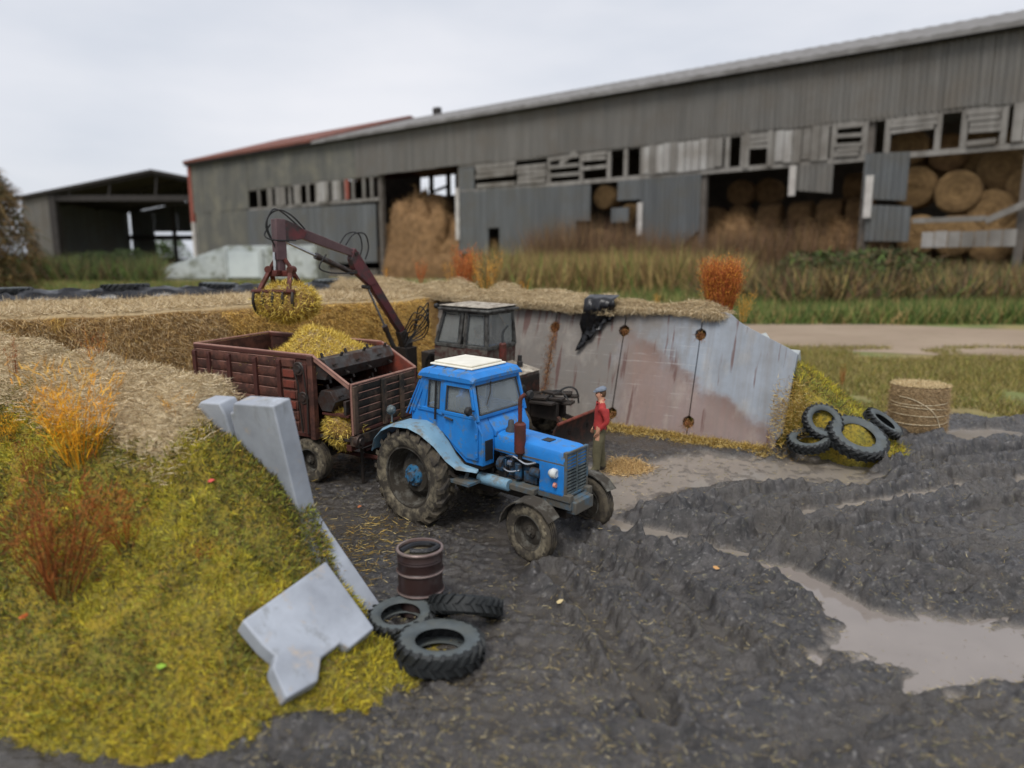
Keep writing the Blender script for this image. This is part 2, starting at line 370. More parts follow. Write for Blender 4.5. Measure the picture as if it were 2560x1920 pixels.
def mud(X, Y):
    s, w = to_sw(X, Y)
    inside = sst(-.3, .8, w) * sst(10.2, 9.2, w) * sst(2.8, .3, s)
    near_r = 1 - .55 * inside
    big = (fbm(X * .55, Y * .55, 3, 20) - .5) * .22
    l1 = fbm(X * 2.3, Y * 2.3, 4, 2); l2 = fbm(X * 7.5, Y * 7.5, 4, 4); l3 = fbm(X * 21, Y * 21, 3, 6)
    l4 = fbm(X * 11 + 3, Y * 11, 3, 9); lump = (np.abs(l1 - .5) * -.42 + .065) + (.05 - np.abs(l2 - .5) * .5) * .75 * (.1 + 1.9 * sst(.3, .7, fbm(X * .9, Y * .9, 2, 15))) + ((l4 - .5) * .11 + (l3 - .5) * .055) * (.25 + 1.4 * sst(.3, .7, fbm(X * 1.4, Y * 1.4, 2, 16)))
    ax_, ay_ = .93, .37; al = X * ax_ + Y * ay_; cr_ = -X * ay_ + Y * ax_ + (l1 - .5) * .5
    st_ = fbm(al * .38, cr_ * 4.0, 3, 130); reg = sst(.8, 3.0, X - .25 * (Y - 8)) * (1 - inside)
    lump = lump * (.56 - .12 * reg) + reg * (.5 - np.abs(st_ - .5) * 2.6) * .15
    z = (big * .6 + lump) * near_r + .02
    rutm = np.zeros(X.shape); allow = np.zeros(X.shape)
    for pts, wd, dp in RUTS:
        D = poly_dist(X, Y, pts) + (l2 - .5) * .1 + (l1 - .5) * .22
        g_ = np.exp(-(D / (wd * 1.25)) ** 2); z = z * (1 - .75 * g_) - dp * .95 * g_ + .165 * (.3 + 1.4 * l2) * np.exp(-((D - wd * 2.0) / (wd * .7)) ** 2)
        tread = np.sin((X * .9 + Y * 1.3) * 17 + (l2 - .5) * 3) * .022 * np.exp(-(D / wd) ** 2); z = z + tread
        rutm = np.maximum(rutm, np.exp(-(D / wd) ** 2)); allow = np.maximum(allow, (D < wd * 1.2) * (dp > .09))
    for c, a, b in POOLS:
        q = np.hypot((X - c.x) / a, (Y - c.y) / b) + (l1 - .5) * .9 + (l2 - .5) * .15
        k = sst(1.45, .62, q); allow = np.maximum(allow, k > .05); z = z * (1 - k) + k * (WATER - .03 + (l3 - .5) * .02)
    D = poly_dist(X, Y, SLICK) + (l1 - .5) * .7
    k = sst(1.15, .6, D) ; z = z * (1 - .95 * k) + .95 * k * (WATER - .010 + (l2 - .5) * .055 + (l3 - .5) * .02)
    allow = np.maximum(allow, k > .05); z = np.where(allow > 0, z, np.maximum(z, WATER + .006))
    # churned lip in the foreground
    c = on_yard(760, 1850); z = z + .2 * np.exp(-(((X - c.x) / .55) ** 2 + ((Y - c.y) / .2) ** 2)) * (.4 + 1.2 * l2)
    edge = yard_edge(X) + (l1 - .5) * .5
    z = z - 1.1 * sst(0, .55, Y - edge) * (X > 5)
    silt = np.clip(allow, 0, 1) * sst(WATER + .05, WATER - .005, z)
    return z, k, l1, l2, silt
gx = np.arange(-7.2, 17.0, .034); gy = np.concatenate([np.arange(4.0, 13.5, .028), np.arange(13.5, 19.4, .042)])
GX, GY = np.meshgrid(gx, gy, indexing='ij')
GZ, SLK, L1, L2, SILT = mud(GX, GY)
wetv = np.clip(sst(.05, -.03, GZ) * .6 + .3 * SLK + .5 * sst(.5, .62, fbm(GX * .7, GY * .7, 3, 140)), 0, 1)
t = NT('wet_mud')
wet = t.attr('wet', 2)
n1 = t.noise(3.0, None, 6, .6); n2 = t.noise(24, None, 5, .6)
c = t.mix(t.ramp(n1, .38, .62), rgb(46, 44, 43), rgb(78, 74, 72)); c = t.mix(t.ramp(t.noise(7, t.co(loc=(2, 8, 1)), 6, .65), .5, .6), c, rgb(36, 34, 34)); c = t.mix(t.ramp(t.noise(13, t.co(loc=(6, 1, 4)), 5, .6), .58, .66), c, rgb(112, 109, 107))
c = t.mix(t.ramp(n2, .45, .7), c, rgb(46, 43, 42))
c = t.mix(t.ramp(t.noise(9, t.co(loc=(5, 2, 0)), 5, .7), .6, .68), c, rgb(112, 106, 84))
c = t.mix(wet, c, t.mix(n1, rgb(60, 55, 50), rgb(78, 72, 64)))
c = t.mix(t.math('MULTIPLY', t.attr('silt', 2), .85), c, t.mix(n1, rgb(136, 127, 117), rgb(112, 105, 97)))
t.col(c); t.rough(t.mix(wet, t.ramp(n2, .3, .7, (.28,) * 3, (.55,) * 3), .14)); t.b.inputs['Specular IOR Level'].default_value = .5; t.b.inputs['Coat Weight'].default_value = .45; t.b.inputs['Coat Roughness'].default_value = .28
t.bump(t.noise(55, None, 5, .65), .8, .025); M['mud'] = t.m
yard = grid_obj('mud_ground', GX, GY, GZ + base(GX, GY), M['mud'], attrs={'wet': wetv, 'silt': SILT}); tag(yard, kind='structure')
def surf(x, y):
    x = np.atleast_1d(np.asarray(x, float)); y = np.atleast_1d(np.asarray(y, float))
    s, w = to_sw(x, y)
    z = mud(x, y)[0]
    z = np.where((w < -.15) | (s > .1), np.maximum(z, emb_left(x, y)), z)
    z = np.where((w > 10.3) | ((s > 2.7) & (w > 9)), np.maximum(z, emb_right(x, y)), z)
    return z + base(x, y)
def drop(u, v, t0=4.5, t1=40):
    d = ray(u, v); ts = np.arange(t0, t1, .03)
    P = np.array(CAMP)[None] + ts[:, None] * np.array(d)[None]
    i = np.argmax(P[:, 2] < surf(P[:, 0], P[:, 1])); return Vector(P[i])
# standing water: one sheet parallel to the yard, showing only where the mud dips below it
t = NT('muddy_water'); nn = t.noise(1.2, None, 4)
t.col(t.mix(nn, rgb(142, 133, 126), rgb(118, 110, 104))); t.rough(.06); t.b.inputs['Specular IOR Level'].default_value = .6
t.bump(t.noise(7, None, 3), .03, .01); M['water'] = t.m
qx, qy = np.meshgrid(np.linspace(-.5, 16, 34), np.linspace(5.2, 17.0, 26), indexing='ij')
qy = np.minimum(qy, yard_edge(qx) - .25)
j_ = 9
wat = grid_obj('puddle_water', qx[:, :j_ + 1], qy[:, :j_ + 1], base(qx, qy)[:, :j_ + 1] + WATER, M['water']); tag(wat, kind='structure')
t = NT('thin_wet_film'); nn = t.noise(1.6, None, 5); t.col(t.mix(nn, rgb(146, 137, 126), rgb(116, 109, 101))); t.rough(.05); t.bump(t.noise(9, None, 4), .03, .01); M['water2'] = t.m
wat = grid_obj('standing_water', qx[:, j_:], qy[:, j_:], base(qx, qy)[:, j_:] + WATER, M['water2']); tag(wat, kind='structure')

# ------------------------------------------------------------------ embankments
t = NT('moss_soil'); n1 = t.noise(2.2, None, 6, .6); n2 = t.noise(16, None, 5, .65)
c = t.mix(t.ramp(n1, .38, .62), rgb(132, 122, 44), rgb(158, 134, 40)); c = t.mix(t.ramp(n2, .45, .65), c, rgb(84, 80, 36))
t.col(c); t.rough(.9); t.bump(n2, .8, .06); M['moss'] = t.m
def sw_np(s, w): return OX + s * UX + w * NX, OY + s * UY + w * NY
ss_ = np.concatenate([np.arange(-17, -4, .14), np.arange(-4, 1.9, .05)])
tt_ = np.linspace(0, 1, 90)
S_, T_ = np.meshgrid(ss_, tt_, indexing='ij')
w_edge = np.interp(S_, [-.9, -.2, .15, .6, 2], [-.66, -.66, -.5, .1, .5])
W_ = -4.3 + (w_edge + 4.3) * T_
X_, Y_ = sw_np(S_, W_); H_ = emb_left(X_, Y_) + base(X_, Y_)
H_[:, -1] = base(X_, Y_)[:, -1] - .1
H_ = np.maximum(H_, base(X_, Y_) - .3)
el = grid_obj('grass_embankment', X_, Y_, H_, M['moss']); tag(el, kind='structure')
ss2 = np.arange(-12, 5.6, .08); S2, T2 = np.meshgrid(ss2, np.linspace(0, 1, 70), indexing='ij')
w_e2 = np.interp(S2, [2.2, 2.9, 3.3, 5], [10.66, 10.5, 9.5, 9.0]); W2 = w_e2 + (14.0 - w_e2) * T2
X2, Y2 = sw_np(S2, W2); H2 = emb_right(X2, Y2) + base(X2, Y2); H2 = np.maximum(H2, base(X2, Y2) - .5)
W2[:, 0] = np.where(S2[:, 0] < 2.9, 9.66, W2[:, 0]); X2[:, 0], Y2[:, 0] = sw_np(S2[:, 0], W2[:, 0]); H2[:, 0] = base(X2, Y2)[:, 0] - .1
er = grid_obj('grass_bank', X2, Y2, H2, M['moss']); tag(er, kind='structure')

T_R, T_L = math.tan(R_(19)), math.tan(R_(12))
MOSSC = [rgb(172, 162, 60), rgb(148, 148, 60), rgb(118, 126, 56), rgb(96, 100, 56), rgb(192, 174, 54), rgb(142, 116, 64), rgb(86, 78, 50)]
HAYC = [rgb(208, 190, 154), rgb(192, 172, 134), rgb(220, 204, 172), rgb(170, 148, 114), rgb(148, 126, 96)]
def hillside(fn, n, s0, s1, w0, w1, dmin=0.02):
    s = RNG.uniform(s0, s1, n); w = RNG.uniform(w0, w1, n); x, y = sw_np(s, w); z = fn(x, y)
    e = .05; nxv = -(fn(x + e, y) - z) / e; nyv = -(fn(x, y + e) - z) / e
    ok = z > dmin; return s[ok], w[ok], x[ok], y[ok], z[ok], np.clip(nxv[ok], -2, 2), np.clip(nyv[ok], -2, 2)
def moss(name, fn, n, box, label, Lm=.075, W=.012):
    s, w, x, y, z, a, b = hillside(fn, n, *box)
    if fn is emb_right:
        ok = (w > 9.47 + T_R * z + .3) | ((s > 3.05) & ((w > 9.75) | (z < .2))); s, w, x, y, z, a, b = (q[ok] for q in (s, w, x, y, z, a, b))
    N = len(s); P = np.stack([x, y, z + base(x, y) - .02], 1)
    D = np.stack([a * .6, b * .6, np.ones(N)], 1) + RNG.normal(size=(N, 3)) * 1.15
    pn = fbm(x * 1.6, y * 1.6, 4, 30); pn2 = fbm(x * 5, y * 5, 3, 33)
    low = np.clip(1 - z / .7, 0, 1)
    pn3 = fbm(x * 9, y * 9, 2, 37); idx = np.where((pn2 > .6) | (pn3 < .3), 2 + RNG.integers(0, 5, N) % 5, np.where(pn > .52, RNG.choice([0, 4, 0, 1], N), RNG.choice([1, 2, 3, 5, 6, 1], N)))
    idx = np.where((low > .35) & (RNG.random(N) < low * .8), RNG.choice([0, 4, 4], N), idx)
    C = pick(N, MOSSC, .2, idx=idx)
    o = strands(name, P, D, Lm * RNG.uniform(.3, 1.6, N) * (.4 + 1.2 * fbm(x * 4, y * 4, 2, 36)), W * RNG.uniform(.6, 1.4, N), C, M['strand'], .5)
    return tag(o, label, 'moss', kind='stuff')
moss('moss_cover', emb_left, 220000, (-7, 1.5, -4, -.3), 'yellow green moss and short grass covering the embankment beside the fallen slab')
moss('bank_moss', emb_right, 60000, (-3, 5.4, 9.6, 13.8), 'yellow green moss on the bank behind the standing concrete wall', .12, .013)

# ------------------------------------------------------------------ silo walls
def wall_matrix(s, w, flip):
    x = Vector((UX, UY, 0)); y = Vector((NX, NY, 0)) * (-1 if flip else 1)
    m = Matrix((x, y, Vector((0, 0, 1)))).transposed().to_4x4()
    p = sw(s, w); m.translation = (p.x, p.y, base(p.x, p.y)); return m
def panel_poly(s0, s1, hl, hr, q0=-.25, notch=(.33, 2.3), r=.14, nl=True, nr=True, chips=0):
    P = [(s0, q0), (s1, q0)]
    def nt(s, q, sg):
        return [(s, q - r), (s + sg * r * .75, q - r * .55), (s + sg * r * .9, q), (s + sg * r * .75, q + r * .55), (s, q + r)]
    if nr: P += [p for q in notch if q + r < hr - .1 for p in nt(s1, q, -1)]
    P += [(s1, hr)]
    if chips:
        k = 5
        for i in range(1, k):
            f = i / k; P.append((s1 + (s0 - s1) * f, hr + (hl - hr) * f - (rnd.random() * chips)))
    P += [(s0, hl)]
    if nl: P += [p for q in reversed(notch) if q + r < hl - .1 for p in reversed(nt(s0, q, 1))]
    return P
t = NT('stained_concrete'); v = t.tc.outputs['Object']; sx, sy, sz = t.sep(v)
n1 = t.noise(1.3, None, 6, .6); n2 = t.noise(7, None, 6, .65)
c = t.mix(t.ramp(n1, .35, .65), rgb(142, 150, 160), rgb(124, 129, 135))
grime = t.math('MULTIPLY', t.ramp(t.math('ADD', t.math('MULTIPLY', sx, -.16), t.math('MULTIPLY', n1, .5)), .12, .42), .88)
c = t.mix(grime, c, t.mix(n2, rgb(98, 95, 88), rgb(122, 110, 100)))
# rusty brown silage stain below a slanting tide line
line = t.math('SUBTRACT', t.math('ADD', t.math('MULTIPLY', sx, -.58), 1.98), sz)
st = t.ramp(t.math('ADD', line, t.math('MULTIPLY', t.math('SUBTRACT', n1, .5), 1.0)), -.1, .42)
lim = t.ramp(t.math('ADD', sx, t.math('MULTIPLY', n1, .8)), -1.6 + 2.0, .9) if False else t.ramp(t.math('ADD', t.math('MULTIPLY', sx, .4), .8), .3, .55)
tide = t.math('MULTIPLY', t.ramp(t.math('ADD', line, t.math('MULTIPLY', t.math('SUBTRACT', n1, .5), 1.0)), .12, .3), t.ramp(t.math('SUBTRACT', .9, line), .3, .75))
c = t.mix(t.math('MULTIPLY', t.math('MULTIPLY', st, lim), .8), c, t.mix(n2, rgb(118, 90, 80), rgb(142, 118, 106)))
c = t.mix(t.math('MULTIPLY', t.math('MULTIPLY', tide, lim), .7), c, rgb(104, 78, 68))
chalk = t.ramp(t.noise(1.1, t.co((1.6, 1, .8), loc=(7, 0, 3)), 6, .65), .52, .66); c = t.mix(t.math('MULTIPLY', chalk, .28), c, rgb(176, 168, 156))
strk = t.ramp(t.noise(1, t.co((9, 1, .22), loc=(1, 0, 2)), 5, .6), .42, .7); c = t.mix(t.math('MULTIPLY', strk, .4), c, rgb(112, 104, 97))
drip = t.ramp(t.noise(1, t.co((5.5, 1, .55), loc=(2, 0, 4)), 3, .5), .6, .66)
c = t.mix(t.math('MULTIPLY', drip, .8), c, rgb(88, 58, 52))
scr = t.ramp(t.noise(1, t.co((1.0, 1, 26), loc=(0, 0, 9)), 6, .7), .6, .66); clean = t.ramp(t.math('MULTIPLY', sx, -1), -1.0 + 1.0, .8) if False else t.ramp(t.math('SUBTRACT', 1.6, sx), .1, 1.0)
c = t.mix(t.math('MULTIPLY', t.math('MULTIPLY', scr, clean), .3), c, rgb(190, 188, 184))
pit = t.ramp(t.noise(26, None, 2, .5), .74, .77); c = t.mix(pit, c, rgb(70, 68, 66))
t.col(c); t.rough(t.ramp(n2, .3, .7, (.5,) * 3, (.75,) * 3)); t.bump(t.noise(30, None, 5, .6), .18, .01); M['conc'] = t.m
t = NT('clean_concrete'); n1 = t.noise(1.6, None, 6, .6)
c = t.mix(t.ramp(n1, .3, .7), rgb(170, 176, 186), rgb(136, 141, 150)); c = t.mix(t.ramp(t.noise(3, t.co((1, 1, .3), loc=(4, 1, 7)), 6, .7), .55, .75), c, rgb(116, 118, 116)); c = t.mix(t.ramp(t.noise(5, t.co(loc=(1, 5, 2)), 6, .65), .58, .72), c, rgb(168, 158, 148))
t.col(c); t.rough(.68); t.bump(t.noise(28, None, 5, .6), .2, .012); M['conc2'] = t.m
wr = thing('silo_wall', 'leaning grey concrete panel wall stained brown behind the man', 'wall', mat=wall_matrix(0, 9.47, False))
def lean(T, th=.15): return lambda a, b, d: (a, b * T + (d * th if d else 0), b - (d * th * T))
edges = [(.86, 2.93, 2.82, 2.0), (-1.05, .84, 2.82, 2.82), (-2.98, -1.07, 2.83, 2.82), (-4.95, -3.0, 2.88, 2.84), (-6.9, -4.97, 2.94, 2.89), (-8.9, -6.92, 3.0, 2.94), (-10.9, -8.92, 3.05, 3.0)]
for i, (a, b, hl, hr) in enumerate(edges):
    if i == 0:
        P = [(a, -.25), (b - .12, -.25), (b - .12, .16), (b + .0, .34), (b + .1, 2.0), (b - .12, 2.12), (1.95, 2.5), (1.72, 2.62), (1.5, 2.79), (1.35, 2.83), (a, 2.82)]
        r = .14
        for q in (2.3, .33): P += [(a, q + r), (a + r * .75, q + r * .55), (a + r * .9, q), (a + r * .75, q - r * .55), (a, q - r)]
    else: P = panel_poly(a, b, hl, hr, chips=.035 if i < 3 else 0)
    jig = rnd.uniform(-.02, .02)
    m = MB(); f = lean(T_R, .15); m.prism(P, 0, 1, lambda a, b, d, f=f, j=jig: (f(a, b, d)[0], f(a, b, d)[1] + j, f(a, b, d)[2]))
    m.build('concrete_panel', M['conc'], wr, bevel=.012)
wl_ = thing('retaining_wall', 'pale grey concrete wall holding back the mossy embankment', 'wall', mat=wall_matrix(0, 0, True))
fl = lean(T_L, .26)
P = [(-.78, -.2), (.02, -.2), (.02, .06), (-.1, .22), (-.62, .98), (-.78, 1.25)]
MB().prism(P, 0, 1, lean(T_L, .4)).build('tapered_panel', M['conc2'], wl_, bevel=.015)
P = [(-1.62, -.2), (-.8, -.2), (-.8, 2.72), (-1.5, 2.68), (-1.56, 2.55), (-1.62, 2.55)]
MB().prism(P, 0, 1, fl).build('concrete_panel', M['conc2'], wl_, bevel=.02)
P = [(-2.3, -.2), (-1.68, -.2), (-1.68, 2.5), (-1.74, 2.66), (-2.1, 2.64), (-2.3, 2.5)]
MB().prism(P, .15, 1.1, fl).build('concrete_panel', M['conc2'], wl_, bevel=.02)
s0 = -2.35
for i in range(6):
    w_ = 2.0; jj = .25 + .08 * i
    MB().prism(panel_poly(s0 - w_, s0 - .03, 2.5 + .04 * i, 2.48 + .04 * i), jj * .4, 1 + jj * .4, fl).build('concrete_panel', M['conc2'], wl_, bevel=.02)
    s0 -= w_
# fallen slab on the slope, plane fitted to the embankment
sp = drop(760, 1560)
sn = Vector((.5, -.4, .78)).normalized(); sp0 = sp + sn * .2
outl = [(815, 1402), (937, 1570), (874, 1621), (852, 1606), (831, 1624), (804, 1643), (796, 1703), (717, 1746), (681, 1668), (690, 1640), (657, 1612), (606, 1551)]
P3 = [on_plane(u, v, sp0, sn) for u, v in outl]
cen = sum(P3, Vector()) / len(P3)
m = MB(); k = len(P3); q = [p - cen for p in P3] + [p - cen - sn * .2 for p in P3]
m.add(q, [tuple(range(k)), tuple(range(k, 2 * k))[::-1]] + [(i, (i + 1) % k, k + (i + 1) % k, k + i) for i in range(k)])
o = m.build('fallen_slab', M['conc2'], None, bevel=.02); o.location = cen
tag(o, 'broken notched concrete slab lying tilted on the yellow moss slope', 'slab')
# rubble on the right bank
c = sw(2.35, 10.75, 0); c.z = float(surf(c.x, c.y)[0])
m = MB(); rr = random.Random(5); nseg = 9; ring = []
for j in (0, 1, 2):
    for i in range(nseg):
        f = i / (nseg - 1); wd = (.02, .36, .55)[j]; hh = (-.22, .12, -.12)[j] + rr.uniform(-.1, .08)
        ring.append((-.75 + 1.6 * f + rr.uniform(-.05, .05), wd + rr.uniform(-.05, .05), hh - .52 * f))
for i in range(nseg): ring.append((-.75 + 1.6 * i / (nseg - 1), .1, -.4 - .52 * i / (nseg - 1)))
fs = []
for j in range(4):
    for i in range(nseg - 1): fs.append((j * nseg + i, j * nseg + i + 1, ((j + 1) % 4) * nseg + i + 1, ((j + 1) % 4) * nseg + i))
fs += [tuple(j * nseg for j in range(4)), tuple(j * nseg + nseg - 1 for j in range(4))]
m.add(ring, fs); o = m.build('rubble_slab', M['rubble'], None, bevel=.015)
o.matrix_world = wall_matrix(2.2, 10.75, False); rp_ = on_plane(1898, 826, sw(0, 10.95), (NX, NY, 0)); o.location = rp_
tag(o, 'jagged broken concrete chunk on the bank behind the wall end', 'rubble')

# ------------------------------------------------------------------ silage clamp
ZS = 3.2
def sil_top(s, w): return ZS + .02 * np.clip(w, 0, 12) + (fbm(s * .8, w * .8, 4, 44) - .5) * .22
def sil_face(w, q): return -6.45 + np.interp(w, [-1.3, 1.9, 4.5, 9.5], [-4.9, -3.3, -1.4, 0]) - .5 * q + (fbm(w * 1.1, q * 2.3, 4, 47) - .5) * .5
t = NT('silage_mass'); n1 = t.noise(2.5, None, 6, .6); n2 = t.noise(18, t.co((1, 1, 2.2)), 5, .7)
c = t.mix(t.ramp(n1, .35, .65), rgb(178, 142, 82), rgb(146, 112, 66)); c = t.mix(t.ramp(n2, .4, .7), c, rgb(112, 86, 52))
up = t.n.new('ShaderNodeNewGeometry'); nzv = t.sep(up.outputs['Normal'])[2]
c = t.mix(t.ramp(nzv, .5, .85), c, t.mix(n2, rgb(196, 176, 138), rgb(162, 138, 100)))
t.col(c); t.rough(.9); t.bump(n2, .9, .06); M['silage'] = t.m
wv = np.linspace(-1.3, 10.35, 118); qv = np.linspace(0, 1, 40); dv = np.linspace(0, 1, 70)
rows_s, rows_z, rows_w = [], [], []
for w in wv:
    fz = qv * (sil_top(-7.0, w) - .1); s_f = sil_face(w, qv)
    st_ = s_f[-1]; far = np.interp(w, [0, 3.2, 8.7, 11.3], [-17.8, -16.4, -12.9, -11.0])
    s_t = st_ - .12 + (far - st_) * dv; z_t = sil_top(s_t, w) - .12 * np.exp(-(st_ - s_t) / .15)
    rows_s.append(np.concatenate([s_f, s_t, [far - .8]])); rows_z.append(np.concatenate([fz, z_t, [.5]])); rows_w.append(np.full(len(fz) + len(z_t) + 1, w))
S3, W3, Z3 = np.array(rows_s), np.array(rows_w), np.array(rows_z)
X3, Y3 = sw_np(S3, W3)
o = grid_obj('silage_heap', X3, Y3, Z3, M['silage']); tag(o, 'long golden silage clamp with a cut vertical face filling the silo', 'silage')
n = 80000; w = RNG.uniform(0, 9.9, n); q = RNG.random(n) ** .9; z = q * (sil_top(-7.0, w) - .1); s = sil_face(w, q)
x, y = sw_np(s, w); P = np.stack([x, y, z], 1)
D = np.stack([UX * .5 + RNG.normal(size=n) * .5, UY * .5 + RNG.normal(size=n) * .5, -.35 + RNG.normal(size=n) * .5], 1)
gold = fbm(w * .5, q * 1.5, 3, 51); idx = np.where(gold + w * .03 > .62, RNG.integers(0, 3, n), RNG.integers(2, 6, n))
C = pick(n, [rgb(216, 178, 96), rgb(222, 188, 112), rgb(200, 166, 106), rgb(188, 158, 112), rgb(164, 134, 94), rgb(206, 184, 144)], .2, idx=idx)
o = strands('silage_straw', P, D, RNG.uniform(.1, .24, n), .009, C, M['strand'], .5); tag(o, 'loose golden stalks sticking out of the silage face', 'silage', kind='stuff')
n = 50000; w = RNG.uniform(-.3, 10.3, n); far = np.interp(w, [0, 3.2, 8.7, 11.3], [-17.8, -16.4, -12.9, -11.0]); s_n = sil_face(w, 1.0) - .15; s = s_n + (far - s_n) * RNG.random(n) ** 1.1
x, y = sw_np(s, w); P = np.stack([x, y, sil_top(s, w) - .01], 1); D = np.stack([RNG.normal(size=n), RNG.normal(size=n), np.abs(RNG.normal(size=n)) * .35], 1)
o = strands('silage_top_hay', P, D, RNG.uniform(.12, .28, n), .01, pick(n, HAYC, .15), M['strand'], .4); tag(o, 'pale dry hay lying on top of the silage clamp', 'hay', kind='stuff')
# black sheet edge behind the clamp, with tyres on it
TE = [(-18.2, -1.2), (-17.2, 1.2), (-16.4, 3.2), (-14.6, 5.9), (-12.9, 8.7), (-11.3, 11.0), (-10.8, 11.9)]
def te(f):
    k = f * (len(TE) - 1); i = min(int(k), len(TE) - 2); r = k - i
    return TE[i][0] + (TE[i + 1][0] - TE[i][0]) * r, TE[i][1] + (TE[i + 1][1] - TE[i][1]) * r
rows = []
for i in range(121):
    s_, w_ = te(i / 120); zz = float(sil_top(s_, min(max(w_, 0), 11)))
    row = []; zz += .1
    for j, (ds, dz) in enumerate(((.95, -.1), (.75, .1), (.45, .07), (.25, .16), (0, .12), (-.3, .15), (-.7, .08), (-1.1, -.2), (-1.5, -1.2), (-1.8, -2.9))):
        a = ds + .09 * math.sin(i * .7 + j) * (j < 5) + rnd.uniform(-.03, .03); row.append((*sw(s_ + a, w_)[:2], zz + dz + rnd.uniform(-.025, .025) + .03 * math.sin(i * 1.3 + j * 2)))
    rows.append(row)
A = np.array(rows); o = grid_obj('silage_sheet', A[:, :, 0], A[:, :, 1], A[:, :, 2], M['plastic']); tag(o, 'black plastic sheet edge folded along the back of the silage clamp', 'sheet')

# hay strewn along the wall tops
t = NT('hay_mat'); n2 = t.noise(22, None, 5, .7); t.col(t.mix(t.ramp(n2, .35, .7), rgb(202, 184, 148), rgb(158, 136, 104))); t.rough(.95); t.bump(n2, .9, .05); M['haymat'] = t.m
def hay_ridge(name, s0, s1, wc, wid, zf, label, n, hang=0.0, th=.16):
    ns = int((s1 - s0) / .09); S = np.linspace(s0, s1, ns); A = np.linspace(-1, 1, 17); SS, AA = np.meshgrid(S, A, indexing='ij')
    k = fbm(SS * 1.3, AA * 1.2 + 5, 4, 61); ed = 1 + .5 * (fbm(SS * 1.1, SS * 0, 3, 64) - .5); ends = sst(0, .35, SS - s0) * sst(0, .35, s1 - SS)
    W = wc + AA * wid * ed; prof = (1 - np.abs(AA) ** 2.2); hgt = th * (.05 + 2.1 * np.clip(k - .12, 0, 1) ** 1.2) * prof * ends
    Z = zf(SS, W) + hgt - .03 - hang * np.clip(-AA - .55, 0, 1) * 1.0
    X, Y = sw_np(SS, W); o = grid_obj(name, X, Y, Z + base(X, Y), M['haymat'])
    i = RNG.integers(0, X.size, n); P = np.stack([X.ravel()[i], Y.ravel()[i], (Z + base(X, Y)).ravel()[i]], 1) + RNG.normal(size=(n, 3)) * np.array([.06, .06, .02])
    D = RNG.normal(size=(n, 3)); D[:, 2] = np.abs(D[:, 2]) * .35 - .12
    c_ = strands('loose_hay', P, D, RNG.uniform(.06, .16, n), .0065, pick(n, HAYC, .17), M['strand'], .5, parent=o); c_['kind'] = 'stuff'
    if hang:
        n2_ = n // 3; s_ = RNG.uniform(s0 + .1, s1 - .1, n2_); dens = fbm(s_ * 1.7, s_ * 0, 3, 66); ok = RNG.random(n2_) < sst(.35, .7, dens) + .15; s_ = s_[ok]; dens = dens[ok]; n2_ = len(s_); w_ = wc - wid * (.75 + .35 * RNG.random(n2_)); x_, y_ = sw_np(s_, w_)
        P = np.stack([x_, y_, zf(s_, w_) + base(x_, y_) + .03 - RNG.random(n2_) * .25 * dens], 1); P[:, :2] -= np.array([NX, NY]) * .03
        D = np.stack([-NX * .35 + RNG.normal(size=n2_) * .5, -NY * .35 + RNG.normal(size=n2_) * .5, -.5 + RNG.normal(size=n2_) * .35], 1)
        c_ = strands('hanging_hay', P, D, RNG.uniform(.07, .2, n2_), .007, pick(n2_, HAYC, .17), M['strand'], .5, parent=o); c_['kind'] = 'stuff'
    return tag(o, label, 'hay', kind='stuff')
hz = lambda s, w: np.interp(s, [-11, -9, -7, -5, -3, 0, 3], [3.05, 3.0, 2.95, 2.9, 2.85, 2.81, 2.8])
hay_ridge('hay_strip', -11, -1.35, 10.62, .42, lambda s, w: hz(s, w) + .0, 'pale hay heaped along the top of the stained concrete wall', 60000, .35, .33)
hay_ridge('hay_strip', -1.6, 1.35, 10.6, .3, lambda s, w: hz(s, w) + .0, 'thin pale hay on the wall top beside the big orange shrub', 20000, .16, .2)
hay_ridge('hay_drape', -16.5, -1.85, -.85, .6, lambda s, w: emb_left(*sw_np(s, w)) * 1.0, 'pale dry hay draped over the crest of the mossy embankment', 110000, 0, .24)
def litter(name, pts, spread, n, label, cols, L=(.05, .16), W=.009, up=.25, lift=.01):
    k = RNG.integers(0, len(pts) - 1, n); f = RNG.random(n); a = np.array([p[:2] for p in pts]); c = a[k] + (a[k + 1] - a[k]) * f[:, None] + RNG.normal(size=(n, 2)) * spread
    P = np.stack([c[:, 0], c[:, 1], surf(c[:, 0], c[:, 1]) + lift], 1); D = RNG.normal(size=(n, 3)); D[:, 2] = np.abs(D[:, 2]) * up
    o = strands(name, P, D, RNG.uniform(*L, n), W, pick(n, cols, .18), M['strand'], .4); return tag(o, label, 'straw', kind='stuff')
STRAWC = [rgb(188, 160, 88), rgb(170, 140, 66), rgb(150, 122, 62), rgb(196, 176, 120), rgb(132, 104, 56)]
litter('straw_litter', [sw(-3.2, 9.1), sw(-1, 9.15), sw(1.3, 9.15), sw(2.7, 9.2), sw(3.4, 9.5)], .13, 9000, 'golden straw scattered along the foot of the stained concrete wall', STRAWC, up=.6)
litter('straw_litter', [sw(-3.0, 9.28), sw(2.5, 9.28)], .05, 4000, 'matted straw banked against the base of the concrete wall', STRAWC, up=.9, lift=.05)
litter('straw_pile', [on_yard(1545, 1172), on_yard(1590, 1165)], .17, 5000, 'small heap of pale straw on the ground beside the man', [rgb(206, 178, 128), rgb(190, 158, 104), rgb(172, 140, 96)], up=.5, lift=.02)
litter('straw_litter', [on_yard(800, 1500), on_yard(860, 1420), on_yard(960, 1300)], .3, 900, 'straw bits lying near the foot of the tapered panel', STRAWC)
